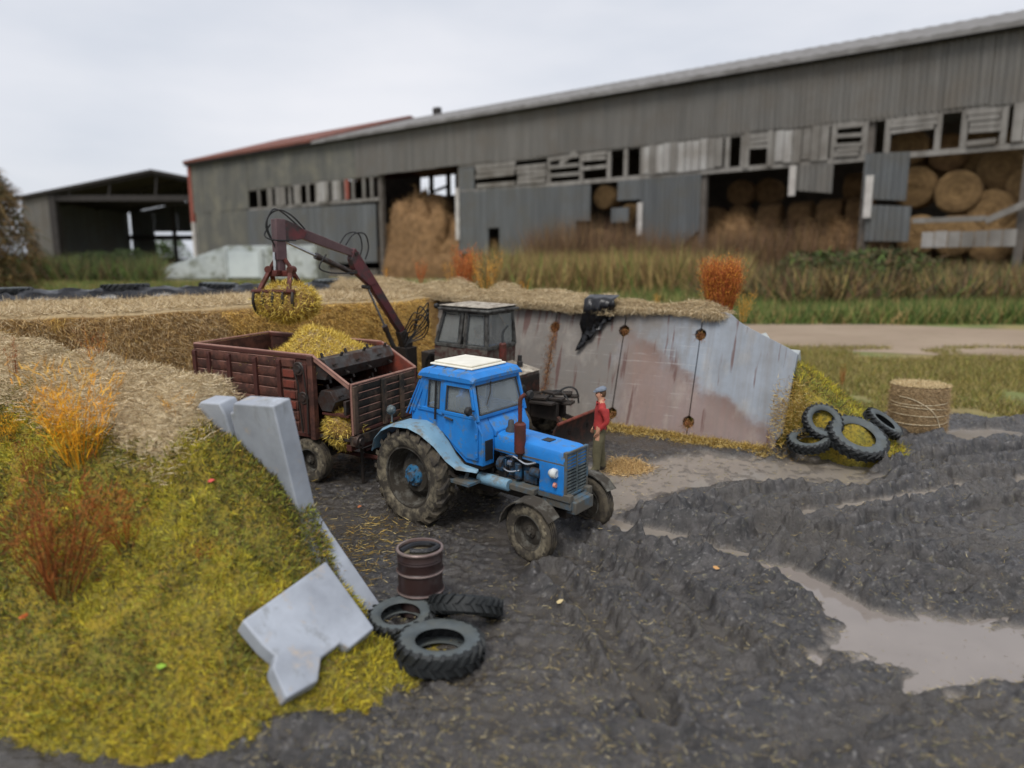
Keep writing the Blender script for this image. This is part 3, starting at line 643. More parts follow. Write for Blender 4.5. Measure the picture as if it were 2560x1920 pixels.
n = 15000; yy = 5.2 + 9.5 * RNG.random(n) ** 1.3; xx = (RNG.random(n) * 1.3 - .42) * yy; ok = (xx < 14) & (RNG.random(n) < 2.2 * fbm(xx * .8, yy * .8, 3, 120) ** 2.2 * 1.6); P = np.stack([xx, yy, surf(xx, yy) + .012], 1)[ok]; n = len(P)
D = RNG.normal(size=(n, 3)); D[:, 2] = np.abs(D[:, 2]) * .2
o = strands('straw_bits', P, D, RNG.uniform(.03, .11, n), .0055, pick(n, [rgb(170, 152, 104), rgb(150, 132, 88), rgb(132, 126, 80), rgb(186, 172, 132), rgb(118, 104, 70)], .2), M['strand'], .35); tag(o, 'scattered straw stalks trodden into the dark mud', 'straw', kind='stuff')

# straw caught in the joints and holes of the standing wall
P_, D_ = [], []
def wall_pt(s_, q_, d_): 
    v_ = wall_matrix(0, 9.47, False) @ Vector((s_, q_ * T_R - d_, q_)); return tuple(v_)
for sj in (.85, -1.06, -2.99, -4.96):
    for qh, cnt in ((2.3, 140), (.33, 260)):
        for i in range(cnt): P_.append(wall_pt(sj + rnd.gauss(0, .06), qh - abs(rnd.gauss(0, .08 if qh > 1 else .16)) + .04, rnd.uniform(-.08, .02)))
for i in range(2200): P_.append(wall_pt(-2.99 + rnd.gauss(0, .07), rnd.uniform(.2, 2.45), rnd.uniform(-.01, .03)))
P_ = np.array(P_); n = len(P_); D_ = RNG.normal(size=(n, 3)); D_[:, 2] -= .8
o = strands('caught_straw', P_, D_, RNG.uniform(.06, .18, n), .008, pick(n, [rgb(150, 100, 60), rgb(128, 82, 50), rgb(170, 130, 84), rgb(110, 70, 46)], .18), M['strand'], .4); tag(o, 'rusty brown straw caught in the wall joints and holes', 'straw', kind='stuff')
# ================================================================== BACKGROUND
def fld(u, v): return on_z(u, v, FZ)
t = NT('field_grass'); n1 = t.noise(.09, None, 6, .6); n2 = t.noise(.7, None, 6, .65); n3 = t.noise(.25, t.co(loc=(9, 4, 0)), 5, .6)
c = t.mix(t.ramp(n1, .38, .62), rgb(112, 106, 58), rgb(104, 116, 60)); c = t.mix(t.ramp(n3, .45, .62), c, rgb(142, 124, 82)); c = t.mix(t.ramp(n2, .5, .72), c, rgb(92, 78, 56))
t.col(c); t.rough(.95); t.bump(n2, .6, .2); M['field'] = t.m
fx, fy = np.meshgrid(np.concatenate([[-2500, -900], np.linspace(-300, 300, 61), [900, 2500]]), np.concatenate([[-60, 0], np.linspace(14, 400, 60), [900, 3000]]), indexing='ij')
o = grid_obj('field', fx, fy, np.full(fx.shape, FZ), M['field']); tag(o, kind='structure')
t = NT('dirt_track'); n1 = t.noise(.35, t.co((.35, 1, 1)), 6, .6); c = t.mix(t.ramp(n1, .3, .7), rgb(154, 136, 116), rgb(132, 114, 94)); c = t.mix(t.ramp(t.noise(1.1, None, 5, .6), .55, .75), c, rgb(126, 112, 88)); t.col(c); t.rough(.9); M['track'] = t.m
a0, a1, b0, b1 = fld(1894, 801), fld(2560, 826), fld(1995, 873), fld(2560, 900)
def ext(p, q, k): return p + (q - p) * k
ks = np.linspace(-3.2, 3.2, 90); E0 = np.array([ext(a0, a1, k)[:2] for k in ks]); E1 = np.array([ext(b0, b1, k * .98 - .1)[:2] for k in ks])
fr = np.linspace(0, 1, 9)[None, :, None]; A = E0[:, None] * (1 - fr) + E1[:, None] * fr
wob = (fbm(A[:, :, 0] * .25, A[:, :, 1] * .25, 3, 70) - .5) * 3.0 * np.where((np.arange(9) == 0) | (np.arange(9) == 8), 1, 0)[None]
o = grid_obj('dirt_track', A[:, :, 0], A[:, :, 1] + wob, np.full(A.shape[:2], FZ + .01), M['track']); tag(o, kind='structure')

# ------------------------------------------------------------------ the long barn
BE = Vector((.790, -.613, 0)).normalized(); BN = Vector((-BE.y, BE.x, 0))
BP0 = fld(960, 695)
bm_ = Matrix((BE, BN, Vector((0, 0, 1)))).transposed().to_4x4(); bm_.translation = BP0
def B(u, v, dep=0.0):
    p = on_plane(u, v, BP0 + BN * dep, BN) - BP0; return p.dot(BE), p.z
barn = thing('barn', 'long weathered grey barn with torn cladding and hay bales inside', 'barn', mat=bm_)
def cladmat(name, ca, cb, cc):
    t = NT(name); v = t.co((1, 1, .06)); n1 = t.noise(.55, v, 5, .6); n2 = t.noise(.12, None, 5, .6)
    c = t.mix(t.ramp(n1, .35, .65), ca, cb); c = t.mix(t.ramp(n2, .45, .68), c, cc)
    oi = t.n.new('ShaderNodeObjectInfo'); c = t.mix(t.math('MULTIPLY', oi.outputs['Random'], .3), c, tuple(x * .72 for x in cb))
    t.col(c); t.rough(.85); return t.m
M['clad'] = cladmat('grey_asbestos_cement', rgb(116, 113, 108), rgb(96, 94, 90), rgb(104, 98, 90))
M['clad_low'] = cladmat('blue_grey_cladding', rgb(104, 107, 108), rgb(84, 86, 87), rgb(94, 92, 86))
M['clad_moss'] = cladmat('green_stained_cladding', rgb(104, 103, 96), rgb(88, 88, 84), rgb(118, 115, 102))
M['plank'] = cladmat('silver_weathered_plank', rgb(146, 142, 136), rgb(116, 112, 106), rgb(100, 94, 86))
M['plank_lt'] = cladmat('pale_plank', rgb(178, 176, 172), rgb(146, 142, 138), rgb(132, 126, 118))
M['broof'] = pm('grey_roof_sheet', rgb(132, 130, 128), rgb(104, 101, 98), .25, .9, 0, .3, 1.5, bd=.3)
M['fascia'] = pm('dark_fascia', rgb(58, 54, 52), rgb(46, 43, 42), .4, .85)
M['tile'] = pm('red_clay_tile', rgb(124, 76, 64), rgb(104, 68, 58), .3, .85, 0, .4, 1.2, bd=.3)
M['inside'] = pm('barn_inside_boards', rgb(88, 78, 68), rgb(70, 62, 54), .3, .9)
M['bpost'] = pm('barn_post', rgb(104, 98, 92), rgb(84, 78, 72), .4, .9)
M['whitep'] = pm('whitewashed_post', rgb(196, 192, 186), rgb(168, 162, 156), .5, .85)
M['redpipe'] = pm('red_brick_pier', rgb(150, 84, 70), rgb(128, 70, 60), .8, .85)
ZE = B(1700, 197)[1]; ZU = B(1700, 351)[1]; ZB = B(1620, 441)[1]; TL_, TRR = B(488, 560)[0], B(2960, 400)[0]
def sheet(t0, t1, zb, zt, mat, name='cladding_sheet', dep=0.0, th=.35, pitch=1.15, parent=None, amp=.16):
    """corrugated sheet; zb and zt may be numbers or (left, right) pairs"""
    zb = zb if isinstance(zb, tuple) else (zb, zb); zt = zt if isinstance(zt, tuple) else (zt, zt)
    n = max(2, int((t1 - t0) / pitch * 2)); m = MB(); q = []
    for i in range(n + 1):
        f = i / n; d = dep + (amp if i % 2 else -amp); x = t0 + (t1 - t0) * f
        for z in (zb[0] + (zb[1] - zb[0]) * f, zt[0] + (zt[1] - zt[0]) * f): q += [(x, d, z), (x, d + th, z)]
    fs = []
    for i in range(n):
        a = i * 4; b = a + 4; fs += [(a, b, b + 2, a + 2), (a + 1, a + 3, b + 3, b + 1), (a, a + 1, b + 1, b), (a + 2, b + 2, b + 3, a + 3)]
    fs += [(0, 2, 3, 1), (n * 4, n * 4 + 1, n * 4 + 3, n * 4 + 2)]
    return m.add(q, fs).build(name, mat, parent or barn)
def plank(t0, t1, z0, z1, mat='plank', dep=.1, th=.5, name='plank', tilt=0.0, parent=None):
    m = MB()
    if tilt: m.bar((t0, dep, (z0 + z1) / 2 - tilt), (t1, dep, (z0 + z1) / 2 + tilt), th, z1 - z0)
    else: m.box(t0, t1, dep - th / 2, dep + th / 2, z0, z1)
    return m.build(name, M[mat], parent or barn)
# upper cladding: one sheet after another
t_ = B(615, 500)[0]; t_a = B(500, 500)[0]
w_s = 7.6
while t_ < TRR:
    sheet(t_, t_ + w_s - .12, ZU + rnd.uniform(-.3, .25), ZE - .6, M['clad_moss'] if t_ < B(860, 400)[0] else M['clad'], dep=rnd.uniform(-.12, .12)); t_ += w_s
z_l = B(560, 527)[1]; tl = TL_
while tl < B(605, 500)[0]:
    sheet(tl, tl + 8.4, z_l, ZE - .6, M['clad_moss'], dep=rnd.uniform(-.1, .1)); tl += 8.6
# lower cladding, with the gaps the photo shows
def low(u0, u1, vtl, vtr, vb0, vb1, mat='clad_low', step=7.2, jag=.8):
    ta, tb = B(u0, vtl)[0], B(u1, vtr)[0]; k = max(1, round((tb - ta) / step)); d = (tb - ta) / k
    for i in range(k):
        f0, f1 = i / k, (i + 1) / k
        um0, um1 = u0 + (u1 - u0) * f0, u0 + (u1 - u0) * f1
        zt = (ZB if vtl == 0 else 0)
        zt0 = B(u0, vtl)[1] + (B(u1, vtr)[1] - B(u0, vtl)[1]) * f0; zt1 = B(u0, vtl)[1] + (B(u1, vtr)[1] - B(u0, vtl)[1]) * f1
        zb0 = B(u0, vb0)[1] + (B(u1, vb1)[1] - B(u0, vb0)[1]) * f0; zb1 = B(u0, vb0)[1] + (B(u1, vb1)[1] - B(u0, vb0)[1]) * f1
        r = rnd.uniform(0, jag); sheet(ta + d * i, ta + d * (i + 1) - .1, (max(.2, zb0 + r), max(.2, zb1 + r)), (zt0, zt1), M[mat], dep=rnd.uniform(-.1, .3))
low(490, 618, 532, 524, 684, 686, 'clad_moss'); low(619, 938, 526, 509, 668, 660)
low(1147, 1219, 480, 473, 640, 640); low(1219, 1248, 473, 470, 572, 570); low(1248, 1440, 470, 463, 642, 648); low(1440, 1476, 463, 461, 556, 556)
low(1545, 1603, 452, 448, 508, 505); low(1528, 1572, 520, 518, 562, 560); low(1603, 1700, 446, 440, 650, 655); low(1700, 1752, 438, 434, 628, 580)
low(2164, 2277, 384, 378, 505, 510); low(2168, 2280, 512, 516, 610, 612, 'clad_low'); low(1973, 2084, 412, 408, 478, 486, 'clad', jag=2)
low(1147, 1185, 420, 416, 480, 478)
low(2640, 2800, 378, 372, 640, 650); low(2860, 2950, 368, 362, 650, 660)
# plinth
MB().box(TL_, B(940, 600)[0], -.3, 1.2, 0, 3.0).box(B(1150, 600)[0], B(1500, 600)[0], -.25, 1.25, 0, 3.2).build('plinth', M['bpost'], barn)
# rails and posts of the window band
for za, zc in ((ZU, 'plank'), (ZB, 'plank')):
    plank(B(619, 500)[0], B(945, 500)[0], za - .5, za + .5, zc, .55, .6, 'rail'); plank(B(1147, 500)[0], TRR, za - .55, za + .55, zc, .55, .6, 'rail')
posts_u = [640, 664, 690, 718, 764, 786, 800, 826, 858, 878, 905, 925, 1371, 1452, 1521, 1563, 1604, 1816, 1855, 1930, 2080, 2156, 2213, 2338, 2402, 2500]
for u in posts_u:
    tt = B(u, 400)[0]; plank(tt - .55, tt + .55, ZB + .5, ZU - .5, 'plank', .5, .6, 'post')
def vplanks(u0, u1, wd=1.9, mat='plank_lt', z0=None, z1=None, skip=.04):
    t0, t1 = B(u0, 400)[0], B(u1, 400)[0]; k = int((t1 - t0) / wd)
    for i in range(k):
        if rnd.random() < skip: continue
        plank(t0 + i * wd + .1, t0 + (i + 1) * wd - .08, (ZB if z0 is None else z0) + .6 + rnd.uniform(-.4, .3), (ZU if z1 is None else z1) - .4 + rnd.uniform(-.2, .2), mat if rnd.random() < .7 else 'plank', rnd.uniform(-.1, .25), .35)
def hplanks(u0, u1, n, gaps=(), mat='plank', z0=None, z1=None):
    t0, t1 = B(u0, 400)[0], B(u1, 400)[0]; z0 = ZB + .6 if z0 is None else z0; z1 = ZU - .5 if z1 is None else z1; d = (z1 - z0) / n
    for i in range(n):
        if i in gaps: continue
        plank(t0 + rnd.uniform(0, .8), t1 - rnd.uniform(0, .8), z0 + d * i + .12, z0 + d * (i + 1) - .06, mat, rnd.uniform(-.1, .2), .4, tilt=rnd.uniform(-.12, .12))
vplanks(667, 712, 2.2, 'clad_low' if False else 'plank', skip=.25); vplanks(722, 762, 2.2, 'plank', skip=.3); vplanks(790, 826, 2.2, 'plank_lt'); vplanks(830, 856, 2.2, 'plank_lt'); vplanks(860, 878, 2.0, 'redpipe', skip=0)
hplanks(1187, 1290, 5, (1,)); hplanks(1290, 1368, 5, (4,)); hplanks(1372, 1450, 6, (2, 4, 0)); hplanks(1453, 1520, 6, (3, 0, 1))
vplanks(2520, 2700); hplanks(2740, 2940, 6, (2,))
plank(B(1400, 420)[0], B(1440, 400)[0], ZB + 6, ZB + 7.2, 'plank', .0, .4, tilt=1.4)
vplanks(1606, 1814); vplanks(1936, 2078); hplanks(1858, 1928, 6, (0, 1, 2)); hplanks(2082, 2154, 7, (5, 3)); hplanks(2216, 2336, 3, (), z0=(ZB * .45 + ZU * .55)); hplanks(2404, 2498, 6, (1,))
plank(B(1858, 400)[0], B(1872, 400)[0], ZB, ZU, 'plank', .1, .4); plank(B(1917, 400)[0], B(1929, 400)[0], ZB, ZU, 'plank', .1, .4)
# white posts and torn edges of the openings
for u, va, vb in ((1600, 507, 590), (1147, 470, 600), (1980, 415, 490)):
    t0, z0 = B(u, vb); t1, z1 = B(u, va); plank(t0 - .7, t0 + .7, max(0, z0), z1, 'whitep', -.4, .5, 'post')
for u, va, vb in ((2166, 440, 545),): t0, z0 = B(u, vb); plank(t0 - .6, t0 + .9, z0, B(u, va)[1], 'whitep', -.5, .4, 'post')
t0, z0 = B(2464, 553); t1, z1 = B(2575, 505); MB().bar((t0, -.8, z0), (t1, -.8, z1), .8, 1.2).build('beam', M['plank'], barn)
plank(B(2283, 550)[0], B(2466, 550)[0], B(2370, 556)[1], B(2370, 543)[1], 'plank', -.5, .7, 'beam')
k0, k1 = B(2307, 590)[0], B(2516, 590)[0]; kk = k0
while kk < k1: plank(kk, kk + 2.1, B(2400, 618)[1], B(2400, 578)[1] + rnd.uniform(-.2, .3), 'plank_lt' if rnd.random() < .6 else 'plank', rnd.uniform(-.9, -.6), .35); kk += 2.25
# corner pier, posts
tp = TL_; MB().box(tp - 2.4, tp, -.6, 3.5, B(480, 556)[1], ZE + .3).build('brick_pier', M['redpipe'], barn); MB().box(tp - 2.2, tp - .1, -.55, 3.4, 0, B(480, 556)[1]).build('brick_pier', M['whitep'], barn)
for u in (945, 1145, 1752, 2160, 2560):
    tt = B(u, 500)[0]; MB().box(tt - .8, tt + .8, .9, 2.5, 0, ZE).build('post', M['bpost'], barn)
# roof: two slopes, fascia, ridge; inside floor and back wall
DP, RISE = 48.0, 14.9
def slab(t0, t1, z, mat, name, lift=0.0, wave=1.6):
    m = MB(); n = int((t1 - t0) / wave); q = []
    for i in range(n + 1):
        x = t0 + (t1 - t0) * i / n; a = .22 if i % 2 else 0
        for y, zz in ((-2.2, z - .5), (DP, z + RISE), (2 * DP + 2.2, z - .5)): q += [(x, y, zz + a + lift), (x, y, zz - .9 + lift)]
    fs = []
    for i in range(n):
        a = i * 6; b = a + 6
        for j in (0, 2): fs += [(a + j, b + j, b + j + 2, a + j + 2), (a + j + 1, a + j + 3, b + j + 3, b + j + 1)]
        fs += [(a, a + 1, b + 1, b), (a + 4, b + 4, b + 5, a + 5)]
    fs += [(0, 2, 3, 1), (2, 4, 5, 3), (n * 6, n * 6 + 1, n * 6 + 3, n * 6 + 2), (n * 6 + 2, n * 6 + 3, n * 6 + 5, n * 6 + 4)]
    return m.add(q, fs).build(name, mat, barn)
slab(B(790, 360)[0], TRR + 30, ZE, M['broof'], 'roof'); RISE = 15.4; slab(TL_ - 3, B(790, 360)[0], ZE, M['tile'], 'tile_roof', .8); RISE = 14.9
for f in (.25, .4): 
    tt = B(855, 340)[0]; MB().box(tt - 1.5, tt + 1.5, DP - 1, DP + 1, ZE + RISE - 1, ZE + RISE + 2.5).build('roof_vent', M['fascia'], barn); break
MB().box(TL_ - 3, TRR + 30, -1.6, -.5, ZE - 1.6, ZE - .35).build('fascia', M['fascia'], barn)
MB().box(TL_, TRR + 30, 1, 2 * DP, -.2, .15).build('barn_floor', M['inside'], barn)
ta, zlo = B(1046, 494, 2 * DP); tb, zhi = B(1137, 432, 2 * DP)
m = MB(); m.box(TL_, ta, 2 * DP, 2 * DP + 1, 0, ZE).box(tb, TRR + 30, 2 * DP, 2 * DP + 1, 0, ZE).box(ta, tb, 2 * DP, 2 * DP + 1, 0, zlo).box(ta, tb, 2 * DP, 2 * DP + 1, zhi, ZE)
for f in (.0, .32, .36, .78, .82): 
    tt = ta + (tb - ta) * f; m.box(tt, tt + 1.4, 2 * DP - .4, 2 * DP + .6, zlo, zhi)
m.bar((ta + (tb - ta) * .38, 2 * DP, zlo + 2), (ta + (tb - ta) * .78, 2 * DP, zhi - 6), .8, 1.2)
m.build('back_wall', M['inside'], barn)
MB().box(TL_, TL_ + .8, 1, 2 * DP, 0, ZE).build('end_wall', M['inside'], barn)
# ---- bales in the barn
t = NT('barn_bale_hay'); sx, sy, sz = t.sep(t.tc.outputs['Object']); r_ = t.math('SQRT', t.math('ADD', t.math('MULTIPLY', sx, sx), t.math('MULTIPLY', sz, sz)))
n1 = t.noise(.6, None, 6, .65); rings = t.math('SINE', t.math('ADD', t.math('MULTIPLY', r_, 5.5), t.math('MULTIPLY', n1, 8)))
c = t.mix(t.ramp(n1, .3, .7), rgb(154, 124, 82), rgb(116, 90, 58)); c = t.mix(t.math('MULTIPLY', t.ramp(rings, -.2 + .3, .9), .4), c, rgb(112, 86, 54)); t.col(c); t.rough(.95); t.bump(t.noise(2.2, None, 5, .7), .9, .4); M['bbale'] = t.m
def bale_mesh(r, l):
    m = MB(); rr = random.Random(4); n = 28; prof = [(.02, -l / 2), (r * .5, -l / 2 - .15), (r * .9, -l / 2), (r, -l / 2 + r * .1), (r * 1.01, 0), (r, l / 2 - r * .1), (r * .9, l / 2), (.02, l / 2)]
    m.lathe(prof, n); m.v = [(x * (1 + rr.uniform(-.02, .02)), y + rr.uniform(-.12, .12), z * (1 + rr.uniform(-.02, .02))) for x, y, z in m.v]
    return m.mesh('bale', M['bbale'], 50)
r0 = 64 * .0 + abs(B(2463, 482)[0] - B(2335, 482)[0]) / 2
BM = bale_mesh(r0, r0 * 1.6); 
BM2 = BM.copy(); BM2.materials.clear(); BM2.materials.append(pm('shaded_brown_hay', rgb(146, 114, 78), rgb(108, 82, 54), .5, .95, 0, .9, 2.2, bd=.4))  # darker brown copy of the bale hay, barn interior shade put into its colour
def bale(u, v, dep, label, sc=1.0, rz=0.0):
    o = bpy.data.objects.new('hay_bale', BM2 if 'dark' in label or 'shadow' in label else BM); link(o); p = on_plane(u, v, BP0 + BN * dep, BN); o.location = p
    o.rotation_euler = (0, rnd.uniform(0, 6), math.atan2(BE.y, BE.x) + rz); o.scale = (sc, sc, sc)
    return tag(o, label, 'bale', 'hay bales stored in the barn')
bale(2399, 482, 8, 'round hay bale facing outward above the barn plank, largest of them'); bale(2290, 470, 9, 'round hay bale half hidden behind the torn grey sheet column')
for u, v, d in ((2505, 425, 13), (2480, 530, 9), (2580, 470, 10), (2350, 395, 18), (2450, 380, 16), (2570, 360, 15), (2300, 590, 9), (2390, 590, 8.5), (2480, 605, 9), (2570, 590, 9)): bale(u, v, d, 'brown round hay bale piled behind the broken boards of the open barn bay')
bale(2275, 372, 12, 'hay bale seen through the barn window below two boards', .9); bale(2375, 385, 14, 'hay bale in the dark barn window next to the planked shutter', .9)
bale(1520, 495, 7, 'tan hay bale showing in the narrow barn hole beside a hanging sheet', .75); bale(1580, 535, 7, 'tan hay bale beside the white post in the barn wall', .62); bale(1235, 612, 4.5, 'hay bale filling the small square hole in the barn wall', .5); bale(1500, 600, 7, 'hay bale low behind the broken barn cladding', .7)
rb = r0
for row in range(3):
    for k in range(6):
        u = 1795 + k * 72 - row * 6 + rnd.uniform(-8, 8); v = 612 - row * 62 - k * 4
        if row == 2 and k in (0, 3, 4): continue
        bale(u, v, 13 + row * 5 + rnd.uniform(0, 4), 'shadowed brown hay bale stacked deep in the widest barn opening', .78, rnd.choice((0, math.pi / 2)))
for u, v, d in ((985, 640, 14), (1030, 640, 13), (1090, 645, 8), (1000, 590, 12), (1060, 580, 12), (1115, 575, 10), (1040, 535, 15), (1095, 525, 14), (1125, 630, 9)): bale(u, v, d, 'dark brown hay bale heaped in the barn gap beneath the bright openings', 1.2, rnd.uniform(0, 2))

def hay_slump(u, v, dep, rx, rz_, label, k):
    p = on_plane(u, v, BP0 + BN * dep, BN); a, b = np.meshgrid(np.linspace(0, 2 * np.pi, 41), np.linspace(.02, np.pi / 2, 16), indexing='ij')
    f = .65 + .7 * fbm(np.cos(a) * 2 + 3 + k, b * 3 + np.sin(a) * 2, 4, 150 + k)
    X = rx * f * np.cos(a) * np.sin(b); Y = 7 * f * np.sin(a) * np.sin(b); Z = rz_ * f * np.cos(b)
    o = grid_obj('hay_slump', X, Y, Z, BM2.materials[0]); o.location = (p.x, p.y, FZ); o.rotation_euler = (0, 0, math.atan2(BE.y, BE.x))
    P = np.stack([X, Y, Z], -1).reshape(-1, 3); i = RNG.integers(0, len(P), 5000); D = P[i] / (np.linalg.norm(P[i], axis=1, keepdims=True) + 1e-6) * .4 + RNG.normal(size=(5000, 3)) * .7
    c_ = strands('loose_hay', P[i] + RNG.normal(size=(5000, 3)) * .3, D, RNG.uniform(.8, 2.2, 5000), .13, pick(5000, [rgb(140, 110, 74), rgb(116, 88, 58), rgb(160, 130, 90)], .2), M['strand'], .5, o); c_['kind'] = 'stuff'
    return tag(o, label, 'hay')
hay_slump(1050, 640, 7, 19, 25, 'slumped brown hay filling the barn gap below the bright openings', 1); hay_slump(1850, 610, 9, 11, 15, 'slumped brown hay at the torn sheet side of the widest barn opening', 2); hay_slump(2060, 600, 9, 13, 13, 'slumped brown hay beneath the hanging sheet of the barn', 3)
# ------------------------------------------------------------------ open shed beyond
SY = 352.0
def Sx(u, v): p = on_plane(u, v, (0, SY, 0), (0, 1, 0)); return p.x, p.z - FZ
shed = thing('open_shed', 'open-fronted dark gabled shed with grey side cladding', 'shed', (0, SY, FZ))
xl, zl = Sx(52, 489); xa, za = Sx(382, 424); xr = 2 * xa - xl; xp, _ = Sx(128, 560)
def Sbox(name, x0, x1, y0, y1, z0, z1, m): return MB().box(x0, x1, y0, y1, z0, z1).build(name, M[m], shed)
m = MB()
for sg, x0, x1 in ((-1, xl - 2, xa), (1, xr + 2, xa)):
    z0 = zl - .7; m.add([(x0, -2, z0), (x1, -2, za), (x1, 95, za), (x0, 95, z0), (x0, -2, z0 - 1.3), (x1, -2, za - 1.3), (x1, 95, za - 1.3), (x0, 95, z0 - 1.3)], [(0, 1, 2, 3), (4, 7, 6, 5), (0, 4, 5, 1), (3, 2, 6, 7), (0, 3, 7, 4)])
m.build('roof', M['fascia'], shed); MB().prism([(xl, zl - 2), (xr, zl - 2), (xa, za - 1.5)], 94.8, 95.8, lambda a, b, d: (a, d, b)).build('gable_wall', M['clad_low'], shed)
for yy in (.5, 30, 60):
    mt = MB(); mt.bar((xl, yy, zl - 2), (xa, yy, za - 2), 1.2, 1.2).bar((xr, yy, zl - 2), (xa, yy, za - 2), 1.2, 1.2)
    for f in (.35, .65, 1, 1.35, 1.65): xx = xl + (xa - xl) * f; mt.bar((xx, yy, zl - 1), (xx + 1.5, yy, zl - 1 + (za - zl - 1) * (1 - abs(1 - f))), .8, .8)
    mt.build('truss', M['fascia'], shed)
k = xl
while k < xp - .5: sheet(k, min(k + 5, xp), .2, (zl - .4 + (k - xl) * (za - zl) / (xa - xl), zl - .4 + (min(k + 5, xp) - xl) * (za - zl) / (xa - xl)), M['clad'], parent=shed); k += 5.1
Sbox('post', xp, xp + 3.2, -.5, 3, 0, zl + 2, 'fascia'); Sbox('tie_beam', xp, xr, 0, 2, zl - 2.5, zl + .2, 'fascia')
for f in (.42, .72): x = xp + (xr - xp) * f * .62; Sbox('post', x, x + 1.6, 60, 62, 0, zl, 'fascia')
xo0 = on_plane(376, 650, (0, SY + 95, 0), (0, 1, 0)).x; zo1 = on_plane(430, 580, (0, SY + 95, 0), (0, 1, 0)).z - FZ
kx = (SY + 95) / SY
for k in range(9):
    x0 = xl + 2 + k * (xr - xl) / 9; x1 = x0 + (xr - xl) / 9 - .2
    zb = (zo1 if x0 > xo0 - 4 else 0); sheet(x0, x1, zb + .1, zl, M['clad_low'], dep=95, parent=shed)
Sbox('girt', xl, xr, 93.5, 94.6, zl * .52, zl * .6, 'fascia'); Sbox('girt', xl, xr, 93.5, 94.6, zl * .16, zl * .22, 'fascia')
Sbox('side_wall', xl, xl + .8, 1, 95, 0, zl - 1, 'clad_low'); Sbox('rafter', xl, xr, 40, 41.5, zl - 1.5, zl + .5, 'fascia')
# pale concrete ramp trough
ry = fld(560, 700).y
def Rx(u, v): p = on_plane(u, v, (0, ry, 0), (0, 1, 0)); return p.x, p.z - FZ
ramp = thing('concrete_ramp', 'pale concrete ramp with sloping side wall in front of the barn', 'ramp', (0, ry, FZ))
M['ramp'] = pm('pale_ramp_concrete', rgb(188, 194, 192), rgb(162, 168, 168), .2, .85, 0, .2, 1.5, dirt=rgb(120, 124, 112), amt=.25, dscale=.3)
M['ramp2'] = pm('ramp_recess_paint', rgb(200, 208, 208), rgb(182, 190, 192), .2, .85)
x0, _ = Rx(345, 705); x1, zt = Rx(566, 615); x2, _ = Rx(790, 612); 
MB().prism([(x0, 0), (x0, 1.0), (x1, zt), (x2, zt + .3), (x2, 0)], 0, 14, lambda a, b, d: (a, d, b)).build('ramp_wall', M['ramp'], ramp, bevel=.15)
MB().prism([(x0 + 2, 1.0), (x1 + .3, zt - 1.3), (x2, zt - 1.1), (x2, .6), (x0 + 2, .6)], -.4, -.02, lambda a, b, d: (a, d, b)).build('side_panel', M['ramp'], ramp)
xa_, xb_ = Rx(572, 650)[0], Rx(650, 650)[0]; MB().box(xa_, xb_, -.9, -.42, .8, zt - 1.6).build('recess_panel', M['ramp2'], ramp)
for x in (xa_ - 1.0, xb_ + .2): MB().box(x, x + .9, -1.1, -.42, .3, zt - .9).build('rib', M['ramp'], ramp)

# ------------------------------------------------------------------ vegetation of the field
def scatter(n, y0, y1, k0, k1, pw=1.0):
    y = y0 + (y1 - y0) * RNG.random(n) ** pw; return (k0 + (k1 - k0) * RNG.random(n)) * y, y
def k_of(u): return (u - 1280) / 1785.0
def veg(name, n, v0, v1, u0, u1, L, W, cols, label, cat, thr=None, lean=.25, kk=80, fs=.05):
    y0, y1 = fld(1280, v0).y, fld(1280, v1).y; x, y = scatter(n, min(y0, y1), max(y0, y1), k_of(u0), k_of(u1), 1.0)
    q = fbm(x * fs, y * fs, 4, kk)
    if thr is not None: ok = q > thr; x, y, q = x[ok], y[ok], q[ok]
    n = len(x); P = np.stack([x, y, np.full(n, FZ - .02)], 1); D = np.stack([RNG.normal(size=n) * lean, RNG.normal(size=n) * lean, np.ones(n)], 1)
    o = strands(name, P, D, RNG.uniform(*L, n) * (.55 + .9 * q), W, pick(n, cols, .2), M['strand'], .4); return tag(o, label, cat, kind='stuff')
TAN = [rgb(158, 134, 88), rgb(140, 116, 72), rgb(126, 100, 66), rgb(172, 152, 96), rgb(112, 88, 62)]
GRN = [rgb(88, 110, 52), rgb(76, 98, 48), rgb(102, 120, 58), rgb(66, 84, 44), rgb(120, 126, 72)]
DRK = [rgb(72, 82, 50), rgb(86, 84, 56), rgb(60, 68, 44), rgb(104, 90, 62), rgb(96, 74, 56)]
BRN = [rgb(112, 86, 66), rgb(98, 74, 60), rgb(126, 100, 72), rgb(90, 78, 58)]
veg('dry_grass', 26000, 764, 712, 1170, 1860, (3.5, 7.5), .13, TAN + [GRN[2]], 'tall tan dry grass in front of the grey barn wall', 'dry grass')
veg('barn_weeds', 34000, 716, 704, 1330, 2960, (6, 15), .14, BRN + [TAN[2]], 'brown dead weeds growing along the foot of the barn', 'weeds', .4)
veg('green_weeds', 62000, 782, 716, 1760, 2960, (1.0, 5.8), .14, DRK + GRN[:2] + BRN + TAN, 'dark green bushy weeds beyond the dirt track by the barn', 'weeds', .42, .6, 80, .09)
veg('green_verge', 54000, 812, 762, 1560, 2960, (.3, 2.2), .08, GRN + TAN[:1], 'bright green grass verge along the far side of the track', 'grass', None, .4)
veg('green_patch', 16000, 790, 730, 1000, 1760, (1.2, 3), .1, GRN + TAN[:2], 'green and tan meadow grass behind the hay topped wall', 'grass', None, .4)
